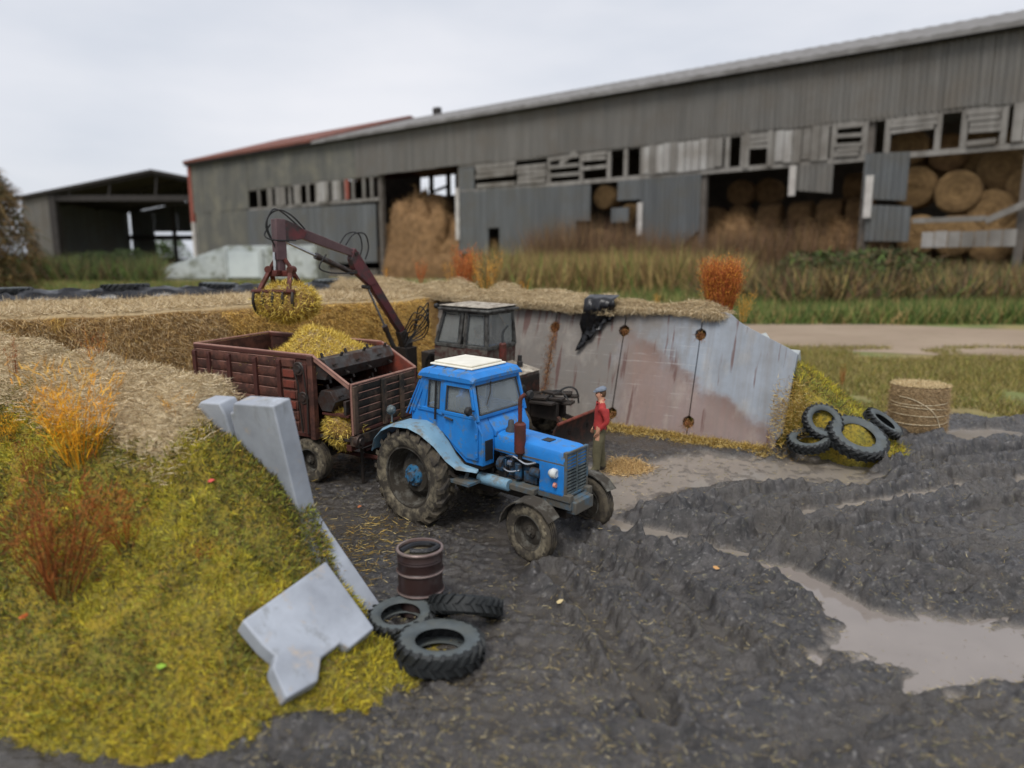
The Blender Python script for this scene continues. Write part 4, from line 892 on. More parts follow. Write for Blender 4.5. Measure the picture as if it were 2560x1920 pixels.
veg('rough_grass', 70000, 1060, 868, 1900, 2960, (.12, .4), .022, [rgb(150, 134, 74), rgb(124, 116, 60), rgb(104, 92, 56), rgb(116, 122, 56), rgb(160, 144, 96)], 'short yellowed grass between the track and the muddy yard', 'grass', .38, .7, 84, .22)
veg('left_weeds', 24000, 708, 690, -60, 400, (4, 9), .2, GRN + DRK + BRN[:1], 'green weeds with brown heads in front of the open shed', 'weeds', .34, .5)
veg('left_grass', 30000, 764, 706, -60, 1000, (.5, 1.3), .1, GRN + TAN[:2], 'low green grass behind the black silage sheet', 'grass', None, .4)
def bush(name, u, v, h, r, n, cols, label, cat='bush', L=(.8, 1.6), W=.22, lean=.9, shape=.6):
    p = fld(u, v); root = thing(name, label, cat, (p.x, p.y, FZ)); m = MB()
    for i in range(7):
        a = rnd.uniform(0, 6.28); q = Vector((math.cos(a) * r * .6, math.sin(a) * r * .6, h * rnd.uniform(.5, .8))); m.tube([(0, 0, 0), q * .5 + Vector((0, 0, h * .1)), q], [h * .02, h * .014, h * .005], 5)
    m.build('trunk', M['bpost'], root)
    a = RNG.uniform(0, 2 * math.pi, n); z = RNG.random(n) ** .8; rr = r * np.sqrt(RNG.random(n)) * np.sqrt(np.clip(1 - ((z - .35) / .68) ** 2, .02, 1)) * (.7 + .6 * fbm(np.cos(a) * 2 + 5, z * 4 + np.sin(a) * 2, 3, 90))
    P = np.stack([np.cos(a) * rr, np.sin(a) * rr, z * h], 1); D = np.stack([np.cos(a) * .6, np.sin(a) * .6, RNG.normal(size=n) * .5 + .2], 1) + RNG.normal(size=(n, 3)) * lean
    o = strands('crown', P, D, RNG.uniform(*L, n), W, pick(n, cols, .22), M['strand'], .6, root, droop=shape); return root
p90 = fld(20, 748)
bush('dry_willow', -35, 748, 17.5, 6.0, 5200, [rgb(118, 94, 62), rgb(98, 80, 52), rgb(84, 72, 48), rgb(136, 110, 70), rgb(78, 76, 46)], 'brown drooping willow bush standing beside the silage heap', 'tree', (1.2, 3.2), .16, .5, 1.2)
for u, v, h, r, lb in ((2050, 752, 6, 7, 'dark green bush among the weeds below the hanging barn sheet'), (2200, 748, 6.5, 8, 'dark green bush among the weeds below the grey sheet column')):
    bush('field_bush', u, v, h, r, 2000, DRK + [GRN[3], GRN[0]], lb, 'bush')
for u, v, h, r in ((330, 700, 9, 8), (250, 702, 8, 8)): bush('shed_bush', u, v, h, r, 1800, [GRN[3], DRK[0], DRK[2]], 'dark green bush beside the pale concrete ramp', 'bush')['group'] = 'bushes by the ramp'
for u, h, r in ((430, 26, 15), (400, 20, 14)):
    b_ = bush('far_tree', u, 676, h, r, 1600, [GRN[3], GRN[1], DRK[2]], 'distant green tree seen through the open shed', 'tree', (1.5, 3), .6); b_['group'] = 'trees beyond the shed'
# ================================================================== WHEELS AND TYRES
def tyre_mb(R, W, rim, lugs, lh, ribbed=False, n=40, c=(0, 0, 0)):
    """tyre round the y axis; material 0 = sidewall, 1 = tread"""
    m = MB(); h = R - rim
    half = [(R, .0), (R, .18 * W), (R - .02 * h, .38 * W), (R - .16 * h, .475 * W), (R - .45 * h, .5 * W), (rim + .2 * h, .47 * W), (rim, .38 * W), (rim - .01, .33 * W)]
    inner = [(rim + .02, .31 * W), (rim + .45 * h, .4 * W), (R - .12 * h, .36 * W)]
    side = half + inner
    if ribbed: half = [(R - .03, .02 * W), (R, .04 * W), (R, .14 * W), (R - .03, .155 * W), (R - .03, .2 * W), (R, .215 * W), (R, .34 * W)] + half[2:]; side = half + inner
    prof = [(r, y) for r, y in side] + [(r, -y) for r, y in reversed(side)]
    k = len(half); nseg = len(prof); mis = []
    for i in range(nseg):
        y = abs((prof[i][1] + prof[(i + 1) % nseg][1]) / 2); r = (prof[i][0] + prof[(i + 1) % nseg][0]) / 2
        mis.append(1 if r > R - .14 * h and y < .47 * W else 0)
    m.lathe(prof, n, c, 'y', True, mis)
    da = 2 * math.pi / lugs if lugs else 0
    for sg in (-1, 1):
        for i in range(lugs):
            a0 = da * (i + (.5 if sg > 0 else 0)); q = []
            secs = ((.02, R + lh, R - .02, 0), (.38, R + lh, R - .04, .55), (.505, R + lh * .15 - .1 * h, R - .25 * h, .72)) if not ribbed else ((.36, R + .004, R - .03, 0), (.46, R - .02, R - .05, 0), (.512, R - .22 * h, R - .3 * h, 0))
            tw = .19 * da if not ribbed else .28 * da
            for yy, ro, ri, sh in secs:
                for rr, aa in ((ri, -tw), (ri, tw), (ro, tw * .8), (ro, -tw * .8)):
                    a = a0 + aa - sh * da * .9
                    q.append((c[0] + rr * math.cos(a), c[1] + sg * yy * W, c[2] + rr * math.sin(a)))
            m.add(q, [(0, 1, 2, 3), (0, 4, 5, 1), (1, 5, 6, 2), (2, 6, 7, 3), (3, 7, 4, 0), (4, 8, 9, 5), (5, 9, 10, 6), (6, 10, 11, 7), (7, 11, 8, 4), (8, 11, 10, 9)], False, 1)
    return m
def wheel(parent, x, y, R, W, rim, lugs, lh, out, ribbed=False, hubm='bluehub', rimm='rim', steer=0.0, bolts=8, tmats=None, dish=.12):
    """part: hub disc; sub-parts: tyre and rim"""
    s = 1 if out > 0 else -1
    hub = MB(); hub.lathe([(.001, s * (W * .28)), (rim * .16, s * (W * .28)), (rim * .18, s * (W * .18)), (rim * .34, s * (W * .12)), (rim * .38, s * (W * .02)), (rim * .38, -s * W * .2), (.001, -s * W * .2)], 24)
    for b in range(bolts):
        a = 2 * math.pi * b / bolts; hub.cyl((math.cos(a) * rim * .28, s * W * .1, math.sin(a) * rim * .28), (math.cos(a) * rim * .28, s * (W * .2), math.sin(a) * rim * .28), rim * .035, 6)
    h = hub.build('wheel', M[hubm], parent); h.location = (x, y, R); h.rotation_euler = (0, rnd.uniform(0, 3), steer)
    rm = MB(); rm.lathe([(rim * .36, s * W * .03), (rim * .55, s * (W * .0)), (rim * .8, s * (-W * dish)), (rim * .9, s * -W * dish * .5), (rim * .93, s * W * .3), (rim * 1.03, s * W * .37), (rim * 1.03, s * W * .41), (rim * .97, s * W * .41), (rim * .97, -s * W * .4), (rim * .9, -s * W * .4), (rim * .9, -s * W * dish), (rim * .36, -s * W * .1)], 32, closed=True)
    rm.build('rim', M[rimm], h)
    tyre_mb(R, W, rim, lugs, lh, ribbed).build('tyre', tmats or [M['wall_tan'], M['tread']], h)
    return h

# ================================================================== BLUE TRACTOR
trac = thing('tractor', 'bright blue farm tractor with white roof hatch hitched to the trailer', 'tractor', mat=yard_matrix(-1.09, 11.68, -39, -.01))
for sg in (-1, 1):
    wheel(trac, 0, sg * .78, .76, .40, .50, 20, .055, sg, bolts=8, dish=.3)
    wheel(trac, 2.37, sg * .76, .43, .21, .26, 26, .01, sg, True, hubm='rim', steer=R_(-6), bolts=5, tmats=[M['wall_tan'] if sg < 0 else M['tread'], M['tread']])
CY = .60                                          # half width of the cab
# chassis and engine
m = MB(); m.box(-.35, 1.2, -.22, .22, .55, 1.0); m.cyl((0, -.62, .76), (0, .62, .76), .14, 16); m.box(1.15, 2.25, -.2, .2, .6, .95); m.box(-.5, -.3, -.2, .2, .6, 1.1); m.build('gearbox', M['dark'], trac, .03)
m = MB(); m.box(1.3, 2.25, -.19, .19, .85, 1.34); m.box(1.35, 1.5, -.27, -.19, .86, 1.2); m.cyl((1.38, -.26, 1.12), (1.48, -.26, 1.12), .12, 14); m.cyl((1.75, -.27, .95), (1.75, -.27, 1.2), .06, 12); m.box(1.85, 2.1, -.27, -.19, .92, 1.1); m.cyl((2.0, -.28, 1.12), (2.18, -.28, 1.12), .075, 12); m.box(1.5, 2.2, -.24, -.19, .84, .9); m.cyl((1.62, -.25, 1.0), (1.62, -.25, 1.28), .04, 10)
m.build('engine', M['engine'], trac, .012)
m = MB(); m.tube(spline([(1.5, -.26, 1.25), (1.7, -.31, 1.3), (1.9, -.29, 1.22), (2.1, -.27, 1.28)], 5), .018, 6); m.tube(spline([(1.4, -.3, 1.1), (1.6, -.33, 1.05), (1.8, -.31, 1.1)], 5), .014, 6); m.cyl((1.58, -.3, 1.18), (1.66, -.3, 1.18), .045, 10); m.build('pipework', M['chrome'], trac)
m = MB(); m.box(1.55, 2.0, -.245, -.195, 1.2, 1.3); m.build('manifold', M['dark'], trac, .01)
m = MB(); m.box(1.0, 2.72, -.3, -.2, .78, .9); m.box(1.0, 2.72, .2, .3, .78, .9); m.box(2.2, 2.72, -.28, .28, .66, .82); m.build('frame_rail', M['blue_dirty'], trac, .015)
m = MB(); m.cyl((1.08, -.4, .86), (1.68, -.4, .86), .095, 18); m.build('air_tank', M['bluepale'], trac, .012); MB().box(1.68, 2.15, -.42, -.28, .8, .9).build('tool_box', M['blue_dirty'], trac, .015)
# front axle
m = MB(); m.bar((2.37, -.62, .52), (2.37, .62, .52), .13, .14); m.box(2.2, 2.55, -.15, .15, .46, .72)
for sg in (-1, 1): m.cyl((2.37, sg * .6, .3), (2.37, sg * .6, .72), .06, 12); m.cyl((2.37, sg * .58, .43), (2.37, sg * .76, .43), .055, 12)
m.cyl((2.2, -.55, .48), (2.2, .55, .48), .022, 8); m.build('front_axle', M['dark'], trac, .012)
for sg in (-1, 1):
    m = MB(); A = [R_(a) for a in (35, 55, 75, 95, 115, 135, 155, 172)]; q = []
    for a in A:
        r = .5; q += [(2.37 + r * math.cos(a), sg * .64, .43 + r * math.sin(a)), (2.37 + r * math.cos(a), sg * .9, .43 + r * math.sin(a) - .02), (2.37 + (r - .018) * math.cos(a), sg * .9, .43 + (r - .018) * math.sin(a) - .02), (2.37 + (r - .018) * math.cos(a), sg * .64, .43 + (r - .018) * math.sin(a))]
    fs = [tuple(4 * i + k for k in (j, (j + 1) % 4)) + tuple(4 * (i + 1) + k for k in ((j + 1) % 4, j)) for i in range(len(A) - 1) for j in range(4)]
    m.add(q, fs + [(0, 1, 2, 3), tuple(4 * (len(A) - 1) + k for k in (3, 2, 1, 0))]); m.bar((2.37, sg * .62, .6), (2.37, sg * .7, .92), .04, .05)
    m.build('front_fender', M['rim'], trac)
# hood
hp = [(-.29, 1.32), (-.3, 1.52), (-.27, 1.585), (-.18, 1.615), (.18, 1.615), (.27, 1.585), (.3, 1.52), (.29, 1.32)]
m = MB(); q = []; xs = (1.2, 2.0, 2.5, 2.62)
for x in xs:
    dz = (x - 1.2) * -.045; q += [(x, y * (1 if x < 2.6 else .97), z + dz - (.015 if x > 2.6 else 0)) for y, z in hp]
k = len(hp); m.add(q, [(i * k + j, i * k + j + 1, (i + 1) * k + j + 1, (i + 1) * k + j) for i in range(len(xs) - 1) for j in range(k - 1)] + [tuple(range(k)), tuple(range(3 * k, 4 * k))[::-1]])
m.build('hood', M['blue'], trac, .012)
m = MB()
for sg in (-1, 1): m.box(2.16, 2.6, sg * .285 - .015, sg * .285 + .015, .86, 1.33)
m.build('nose_side', M['blue'], trac, .008)
MB().box(1.2, 2.6, -.3, -.285, 1.33, 1.35).box(1.2, 2.6, .285, .3, 1.33, 1.35).build('hood_seam', M['blue_dirty'], trac)
MB().box(2.05, 2.2, -.1, .06, 1.57, 1.584).build('filler_cap', M['black'], trac)
m = MB(); m.box(2.58, 2.64, -.29, -.255, .84, 1.53); m.box(2.58, 2.64, .255, .29, .84, 1.53); m.box(2.58, 2.64, -.255, .255, 1.49, 1.53); m.box(2.58, 2.64, -.255, .255, .84, .88); m.build('grille_frame', M['blue_dirty'], trac, .008)
MB().box(2.55, 2.585, -.255, .255, .88, 1.49).build('radiator', M['dark'], trac)
g0 = None
for i in range(12):
    z = .905 + i * .051
    if g0 is None: g0 = MB().bar((2.615, -.255, 0), (2.615, .255, 0), .03, .026).build('grille_slat', M['grille'], trac); g0.location = (0, 0, z)
    else: o = g0.copy(); link(o, trac); o.location = (0, 0, z)
MB().box(2.612, 2.64, -.012, .012, .88, 1.49).build('grille_bar', M['grille'], trac)
for sg in (-1, 1):
    m = MB(); m.lathe([(.001, .03), (.05, .035), (.07, .02), (.078, -.04), (.05, -.09), (.001, -.1)], 18, (2.47, sg * .33, 1.2), 'x'); m.build('headlight', M['lamp'], trac)
    MB().lathe([(.001, .02), (.035, .02), (.042, -.02), (.001, -.03)], 14, (2.47, sg * .32, 1.02), 'x').build('indicator_lamp', M['lamp_red'], trac)
m = MB(); m.box(2.62, 2.78, -.24, .24, .6, .8); m.build('front_weight_bracket', M['blue_dirty'], trac, .02)
# muffler and air cleaner
MB().cyl((1.8, -.3, 1.28), (1.8, -.3, 1.4), .035).build('exhaust_elbow', M['dark'], trac)
m = MB(); m.lathe([(.001, 1.36), (.06, 1.36), (.088, 1.39), (.088, 1.82), (.06, 1.85), (.001, 1.85)], 18, (1.8, -.3, 0), 'z'); mu = m.build('muffler', M['rustbrown'], trac)
m = MB(); m.tube(spline([(1.8, -.3, 1.84), (1.8, -.3, 2.0), (1.8, -.3, 2.15), (1.81, -.29, 2.22), (1.86, -.25, 2.28)], 4), .032, 10); m.build('exhaust_pipe', M['rustbrown'], mu)
MB().lathe([(.09, 1.6), (.085, 1.64), (.055, 1.68), (.045, 1.77), (.035, 1.785), (.001, 1.785)], 16, (1.45, -.08, 0), 'z').build('air_cleaner', M['rubber_trim'], trac)
# cab body: side profile (x, z) with window openings framed by bars
def side_y(sg, z): return sg * (CY - .02 - max(0, z - 1.7) * .07)
def sp(x, z, sg, off=0.0): return (x, side_y(sg, z) + sg * off, z)
def frame_bar(m, a, b, sg, w, th=.05):
    p, q = Vector(sp(*a, sg)), Vector(sp(*b, sg)); m.bar(p, q, th, w)
for sg in (-1, 1):
    m = MB()
    lower = [(-.28, 1.58), (-.16, 1.82), (1.2, 1.83), (1.28, 1.6), (1.28, 1.12), (.95, 1.12), (.72, 1.28), (.5, 1.5), (.2, 1.62)]
    m.prism(lower, 0, .05, lambda a, b, d, sg=sg: (a, side_y(sg, b) - sg * d, b))
    # panel behind the quarter window and pillars
    for a, b, w in (((-.22, 1.78), (.07, 2.4), .1), ((.42, 1.8), (.47, 2.4), .09), ((1.2, 1.8), (1.06, 2.4), .075), ((.1, 2.37), (1.08, 2.37), .09), ((-.1, 1.85), (1.18, 1.85), .07), ((.0, 1.84), (.11, 2.36), .09)): frame_bar(m, a, b, sg, w)
    m.prism([(-.2, 1.76), (.12, 1.76), (.14, 2.4), (.08, 2.42)], 0, .04, lambda a, b, d, sg=sg: (a, side_y(sg, b) - sg * d, b))
    m.build('cab_side', M['blue'], trac, .012)
    d = MB(); lp = [(.5, 1.52), (.52, 1.84), (1.17, 1.84), (1.22, 1.7), (1.22, 1.2), (.98, 1.2), (.76, 1.34)]
    d.prism(lp, .004, .03, lambda a, b, dd, sg=sg: (a, side_y(sg, b) + sg * dd, b))
    for a, b in (((.5, 1.84), (.52, 2.32)), ((.52, 2.32), (1.05, 2.32)), ((1.05, 2.32), (1.16, 1.86)), ((.5, 1.86), (1.17, 1.86))): frame_bar(d, a, b, sg, .06, .075)
    dr = d.build('door', M['blue'], trac, .008)
    MB().bar(sp(.55, 1.79, sg, .05), sp(.72, 1.77, sg, .05), .025, .025).build('door_handle', M['rubber_trim'], dr)
    m = MB(); m.cyl(sp(1.2, 1.55, sg, .03), sp(1.2, 1.62, sg, .03), .022, 8); m.cyl(sp(1.2, 1.25, sg, .03), sp(1.2, 1.3, sg, .03), .022, 8); m.build('hinge', M['blue'], dr)
    def pane(pts, name='window_pane', off=-.012):
        q = MB(); q.prism(pts, off - .008, off, lambda a, b, d_, sg=sg: (a, side_y(sg, b) + sg * d_, b)); return q.build(name, M['glass'], dr if name == 'door_pane' else trac)
    pane([(.52, 1.86), (.54, 2.3), (1.04, 2.3), (1.14, 1.86)], 'door_pane'); pane([(.13, 1.86), (.15, 2.34), (.42, 2.34), (.42, 1.86)])
    m = MB()
    for pl in ([(.545, 1.9), (.56, 2.29), (1.02, 2.29), (1.115, 1.9)], [(.145, 1.9), (.165, 2.33), (.405, 2.33), (.4, 1.9)]): m.tube([sp(x, z, sg, .02) for x, z in pl], .016, 6, closed=True)
    m.build('window_seal', M['rubber_trim'], trac)
    MB().tube([sp(.33, 2.34, sg, .04), sp(.33, 1.72, sg, .04)], .018, 8).build('grab_rail', M['black'], trac)
    MB().tube([sp(-.34, 1.72, sg, .03), sp(-.05, 2.3, sg, .02)], .014, 6).tube([sp(-.26, 1.72, sg, .03), sp(.0, 2.28, sg, .02)], .014, 6).build('rear_stay', M['blue'], trac)
# front and rear of the cab, windscreen
m = MB(); zc = 1.62
m.add([(1.28, -CY + .02, 1.12), (1.28, -.33, 1.12), (1.28, -.33, 1.62), (1.28, -CY + .02, 1.62)], [(0, 1, 2, 3)]); m.add([(1.28, .33, 1.12), (1.28, CY - .02, 1.12), (1.28, CY - .02, 1.62), (1.28, .33, 1.62)], [(0, 1, 2, 3)])
m.prism([(1.16, 1.83), (1.3, 1.62), (1.3, 1.12), (1.26, 1.12), (1.26, 1.6), (1.12, 1.8)], -CY + .02, -.31, lambda a, b, d: (a, d, b)); m.prism([(1.16, 1.83), (1.3, 1.62), (1.3, 1.12), (1.26, 1.12), (1.26, 1.6), (1.12, 1.8)], .31, CY - .02, lambda a, b, d: (a, d, b))
m.prism([(1.16, 1.83), (1.34, 1.63), (1.34, 1.55), (1.12, 1.55)], -.31, .31, lambda a, b, d: (a, d, b))
m.bar((1.17, -CY + .04, 1.86), (1.17, CY - .04, 1.86), .07, .06); m.bar((1.06, -CY + .08, 2.37), (1.06, CY - .08, 2.37), .07, .07)
m.build('cab_front', M['blue'], trac, .012)
MB().box(1.302, 1.318, -.53, -.36, 1.2, 1.52).build('vent_panel', M['black'], trac, .004)
MB().add([(1.165, -CY + .07, 1.88), (1.165, CY - .07, 1.88), (1.075, CY - .11, 2.34), (1.075, -CY + .11, 2.34), (1.155, -CY + .07, 1.88), (1.155, CY - .07, 1.88), (1.065, CY - .11, 2.34), (1.065, -CY + .11, 2.34)], [(0, 1, 2, 3), (7, 6, 5, 4), (0, 4, 5, 1), (2, 6, 7, 3), (1, 5, 6, 2), (3, 7, 4, 0)]).build('windscreen', M['glass'], trac)
MB().tube([(1.19, -CY + .09, 1.9), (1.19, CY - .09, 1.9), (1.09, CY - .12, 2.33), (1.09, -CY + .12, 2.33)], .017, 6, closed=True).build('windscreen_seal', M['rubber_trim'], trac)
MB().tube([(1.1, -.15, 2.36), (1.13, -.2, 2.2), (1.16, -.32, 2.02)], .009, 6).build('wiper', M['black'], trac)
m = MB(); m.box(-.28, -.23, -CY + .05, CY - .05, 1.3, 1.8); m.bar((.07, -CY + .1, 2.37), (.07, CY - .1, 2.37), .07, .08); m.bar((-.2, -CY + .06, 1.8), (-.2, CY - .06, 1.8), .06, .06); m.build('cab_rear', M['blue'], trac, .01)
MB().add([(-.19, -CY + .09, 1.83), (-.19, CY - .09, 1.83), (.06, CY - .12, 2.34), (.06, -CY + .12, 2.34)], [(0, 1, 2, 3)]).build('rear_window', M['glass'], trac)
MB().box(-.3, 1.27, -CY + .06, CY - .06, 1.05, 1.12).build('cab_floor', M['dark'], trac)
# roof with ribs, hatch
rp = [(-.05, 2.38), (-.06, 2.42), (0, 2.5), (.12, 2.535), (.9, 2.545), (1.06, 2.53), (1.14, 2.46), (1.14, 2.41), (1.06, 2.38)]
m = MB(); q = []; ys = [(-CY - .0, .86, 0), (-CY + .05, .9, 0), (-CY + .2, 1, .0), (CY - .2, 1, 0), (CY - .05, .9, 0), (CY + .0, .86, 0)]
for y, sc, dz in ys: q += [(.54 + (x - .54) * (.985 if sc < .9 else 1), y, 2.38 + (z - 2.38) * sc * (.5 if sc < .88 else 1)) for x, z in rp]
k = len(rp); m.add(q, [(i * k + j, i * k + (j + 1) % k, (i + 1) * k + (j + 1) % k, (i + 1) * k + j) for i in range(5) for j in range(k)] + [tuple(range(k)), tuple(range(5 * k, 6 * k))[::-1]], True)
rf = m.build('roof', M['blue'], trac, .0, 30)
for x in (.2, .42, .64, .86):
    for sg in (-1, 1): MB().tube([(x, sg * (CY + .0), 2.44), (x, sg * (CY - .06), 2.515), (x, sg * (CY - .17), 2.545)], .009, 5).build('roof_rib', M['blue_dirty'], rf)
m = MB(); m.box(.04, .95, -.42, .42, 2.545, 2.578); m.box(.09, .9, -.37, .37, 2.578, 2.612); m.build('roof_hatch', M['white'], rf, .022, seg=3)
# interior
m = MB(); m.box(-.02, .42, -.22, .22, 1.3, 1.45); m.box(-.1, .02, -.22, .22, 1.42, 1.95); m.build('seat', M['black'], trac, .04)
m = MB(); m.cyl((.95, 0, 1.2), (.75, 0, 1.78), .03, 8); m.tube([(.74 + .09 * math.cos(a) * .4, .19 * math.sin(a), 1.79 + .17 * math.cos(a) * .45) for a in [i * math.pi / 8 for i in range(16)]], .016, 6, closed=True); m.build('steering_wheel', M['black'], trac)
MB().box(.92, 1.16, -.4, .4, 1.3, 1.74).build('dashboard', M['dark'], trac, .03)
m = MB(); m.tube([(1.15, -CY, 1.98), (1.18, -CY - .13, 2.0), (1.17, -CY - .14, 2.04)], .012, 6); m.lathe([(.001, .03), (.05, .03), (.075, .0), (.06, -.04), (.001, -.06)], 16, (1.17, -CY - .14, 2.0), 'x'); m.build('mirror', M['black'], trac)
m = MB(); m.tube([(1.15, CY, 1.98), (1.2, CY + .13, 2.0)], .012, 6); m.lathe([(.001, .03), (.06, .03), (.085, .0), (.06, -.05), (.001, -.06)], 16, (1.2, CY + .13, 2.0), 'x'); m.build('mirror', M['black'], trac)
# rear fenders with lamps
for sg in (-1, 1):
    pr = [(-.8, 1.12), (-.74, 1.32), (-.55, 1.5), (-.3, 1.62), (.1, 1.66), (.34, 1.6), (.56, 1.42), (.74, 1.2), (.9, 1.08), (1.2, 1.06)]
    m = MB(); q = []
    for x, z in pr:
        y0, y1 = sg * (CY - .03), sg * (1.0 if x < .3 else 1.0 - (x - .3) * .42)
        q += [(x, y0, z), (x, y1 - sg * .05, z - .005), (x, y1, z - .05), (x, y1 - sg * .02, z - .06), (x, y1 - sg * .06, z - .03), (x, y0, z - .025)]
    k = 6; n = len(pr); m.add(q, [(i * k + j, i * k + (j + 1) % k, (i + 1) * k + (j + 1) % k, (i + 1) * k + j) for i in range(n - 1) for j in range(k)] + [tuple(range(k)), tuple(range((n - 1) * k, n * k))[::-1]], True)
    fd = m.build('rear_fender', [M['bluepale']], trac, 0, 30)
    m = MB(); m.lathe([(.001, .07), (.045, .06), (.075, .02), (.08, -.03), (.001, -.035)], 16, (-.42, sg * .86, 1.8), 'x'); m.cyl((-.42, sg * .86, 1.6), (-.42, sg * .86, 1.75), .015, 6); m.build('work_lamp', M['grille'], fd)
    m = MB(); m.prism([(-.25, 1.6), (.12, 1.64), (.5, 1.46), (.72, 1.2), (.9, 1.06), (.55, 1.0), (.3, 1.25), (0, 1.36)], 0, .03, lambda a, b, d, sg=sg: (a, sg * (CY - .04 - d), b)); m.build('inner_fender', M['blue_dirty'], trac)
    m = MB(); m.box(.75, 1.18, sg * .5, sg * .78, .82, .86); m.bar((.95, sg * .6, .84), (.95, sg * .45, 1.1), .04, .04); m.build('step', M['blue_dirty'], trac)
m = MB(); m.bar((-.5, 0, .62), (-.85, 0, .55), .1, .06); m.tube([(-.5, -.25, .8), (-.85, -.3, .6)], .025, 8); m.tube([(-.5, .25, .8), (-.85, .3, .6)], .025, 8); m.build('hitch', M['dark'], trac)

# ================================================================== FEED TRAILER
trl = thing('feed_trailer', 'red brown ribbed feed trailer loaded with yellow silage', 'trailer', mat=yard_matrix(-3.13, 13.58, -28, -.01))
HT, Z0 = 2.42, .98
def boards(name, p0, p1, z0, z1, n, th, out, mat, parent):
    p0, p1 = Vector(p0), Vector(p1); d = (z1 - z0) / n; lips = ((.03, .2), (.27, .48), (.56, .8)) if abs(p1.x - p0.x) > 1 else ((.08, .4), (.5, .95))
    for i in range(n):
        m = MB(); o2 = Vector(out) * (th / 2)
        za, zb = z0 + d * i, z0 + d * (i + 1); a, b = Vector(p0), Vector(p1)
        prof = [(0, za), (.013, za + d * .14), (.013, za + d * .84), (0, zb - .008), (-th, zb - .008), (-th, za)]
        q = [tuple((a + Vector(out) * w)[:2]) + (z,) for w, z in prof] + [tuple((b + Vector(out) * w)[:2]) + (z,) for w, z in prof]
        k = len(prof); m.add(q, [tuple(range(k)), tuple(range(k, 2 * k))[::-1]] + [(j, (j + 1) % k, k + (j + 1) % k, k + j) for j in range(k)])
        bo = m.build('side_board', mat(i) if callable(mat) else mat, parent, .004)
        for c0, c1 in lips: MB().tube([tuple((a + (b - a) * f + Vector(out) * .012)[:2]) + (zb - .016,) for f in (c0, c1)], .006, 4).build('worn_lip', M['tr_edge'], parent)
for sg in (-1, 1):
    sd = MB(); sd.box(-3.18, .0, sg * .98 - .03, sg * .98 + .03, HT - .05, HT + .02); sd.box(-3.18, 0, sg * .98 - .04, sg * .98 + .04, Z0 - .08, Z0); wall_ = sd.build('side_wall', M['tr_post'], trl, .008)
    boards('b', (-3.18, sg * 1.0, 0), (-.42, sg * 1.0, 0), Z0, HT - .05, 7, .03, (0, sg, 0), M['tr_red'], wall_)
    MB().box(-.82, -.1, sg * .975 - .012, sg * .975 + .012, Z0, HT - .05).build('front_plate', M['tr_red'], wall_)
    for i in range(7): 
        d = (HT - .05 - Z0) / 7; MB().box(-.74, -.46, sg * 1.0, sg * 1.0 + sg * .03, Z0 + d * i + .03, Z0 + d * (i + 1) - .03).build('plate_panel', M['tr_bright'] if i in (2, 3, 4, 5) else M['tr_red'], wall_, .008)
    MB().tube([(-3.18, sg * .98, HT + .03), (0, sg * .98, HT + .03)], .022, 6).build('top_rail', M['tr_edge'], wall_)
    for x in (-3.13, -2.72, -2.15, -1.44, -.82):
        MB().box(x - .045, x + .045, sg * 1.0, sg * 1.065, Z0 - .1, HT - .1).box(x - .035, x + .035, sg * 1.06, sg * 1.075, HT - .2, HT - .12).build('stake_post', M['tr_post'], trl, .008)
    MB().box(-.1, .02, sg * .94, sg * 1.06, Z0 - .1, HT + .02).build('corner_post', M['tr_bright'] if sg > 0 else M['tr_red'], trl, .01)
    # sloping cheek at the front
    m = MB(); m.prism([(.0, HT), (.82, 1.98), (.8, 1.9), (.02, HT - .08)] if sg < 0 else [(.0, HT), (.82, 1.98), (.78, 1.1), (.0, 1.0)], sg * .96, sg * 1.0, lambda a, b, d: (a, d, b)); m.build('cheek_plate', M['tr_edge'] if sg < 0 else M['tr_bright'], trl, .005)
    MB().tube([(0, sg * .99, HT + .02), (.82, sg * .99, 1.99)], .022, 6).build('cheek_rail', M['tr_edge'], trl)
m = MB(); m.box(-3.18, -3.13, -.98, .98, Z0, HT); rear = m.build('rear_wall', M['tr_red'], trl, .01); MB().tube([(-3.16, -.98, HT + .03), (-3.16, .98, HT + .03)], .022, 6).build('top_rail', M['tr_edge'], rear)
MB().box(-3.13, 0, -.97, .97, Z0 - .06, Z0 + .02).build('floor', M['tr_post'], trl)
# front panel
fp = MB(); fp.box(.80, .85, -.98, -.93, 1.05, 1.98); fp.box(.80, .85, .93, .98, 1.05, 1.98); fp.box(.795, .86, -.98, .98, 1.06, 1.12); fpo = fp.build('front_panel', M['tr_post'], trl, .008)
boards('b', (.83, -.93, 0), (.83, .93, 0), 1.12, 1.96, 6, .03, (1, 0, 0), M['tr_front'], fpo)
for y in (-.92, -.1, .45): MB().box(.85, .9, y - .05, y + .05, 1.08, 1.95).build('stake_post', M['tr_front'], fpo, .006)
MB().tube([(.83, -.98, 1.985), (.83, .98, 1.985)], .022, 6).build('top_rail', M['tr_edge'], fpo)
MB().tube([(.84, -.97, 1.06), (.84, -.97, 1.98)], .022, 6).build('edge_rail', M['tr_edge'], fpo)
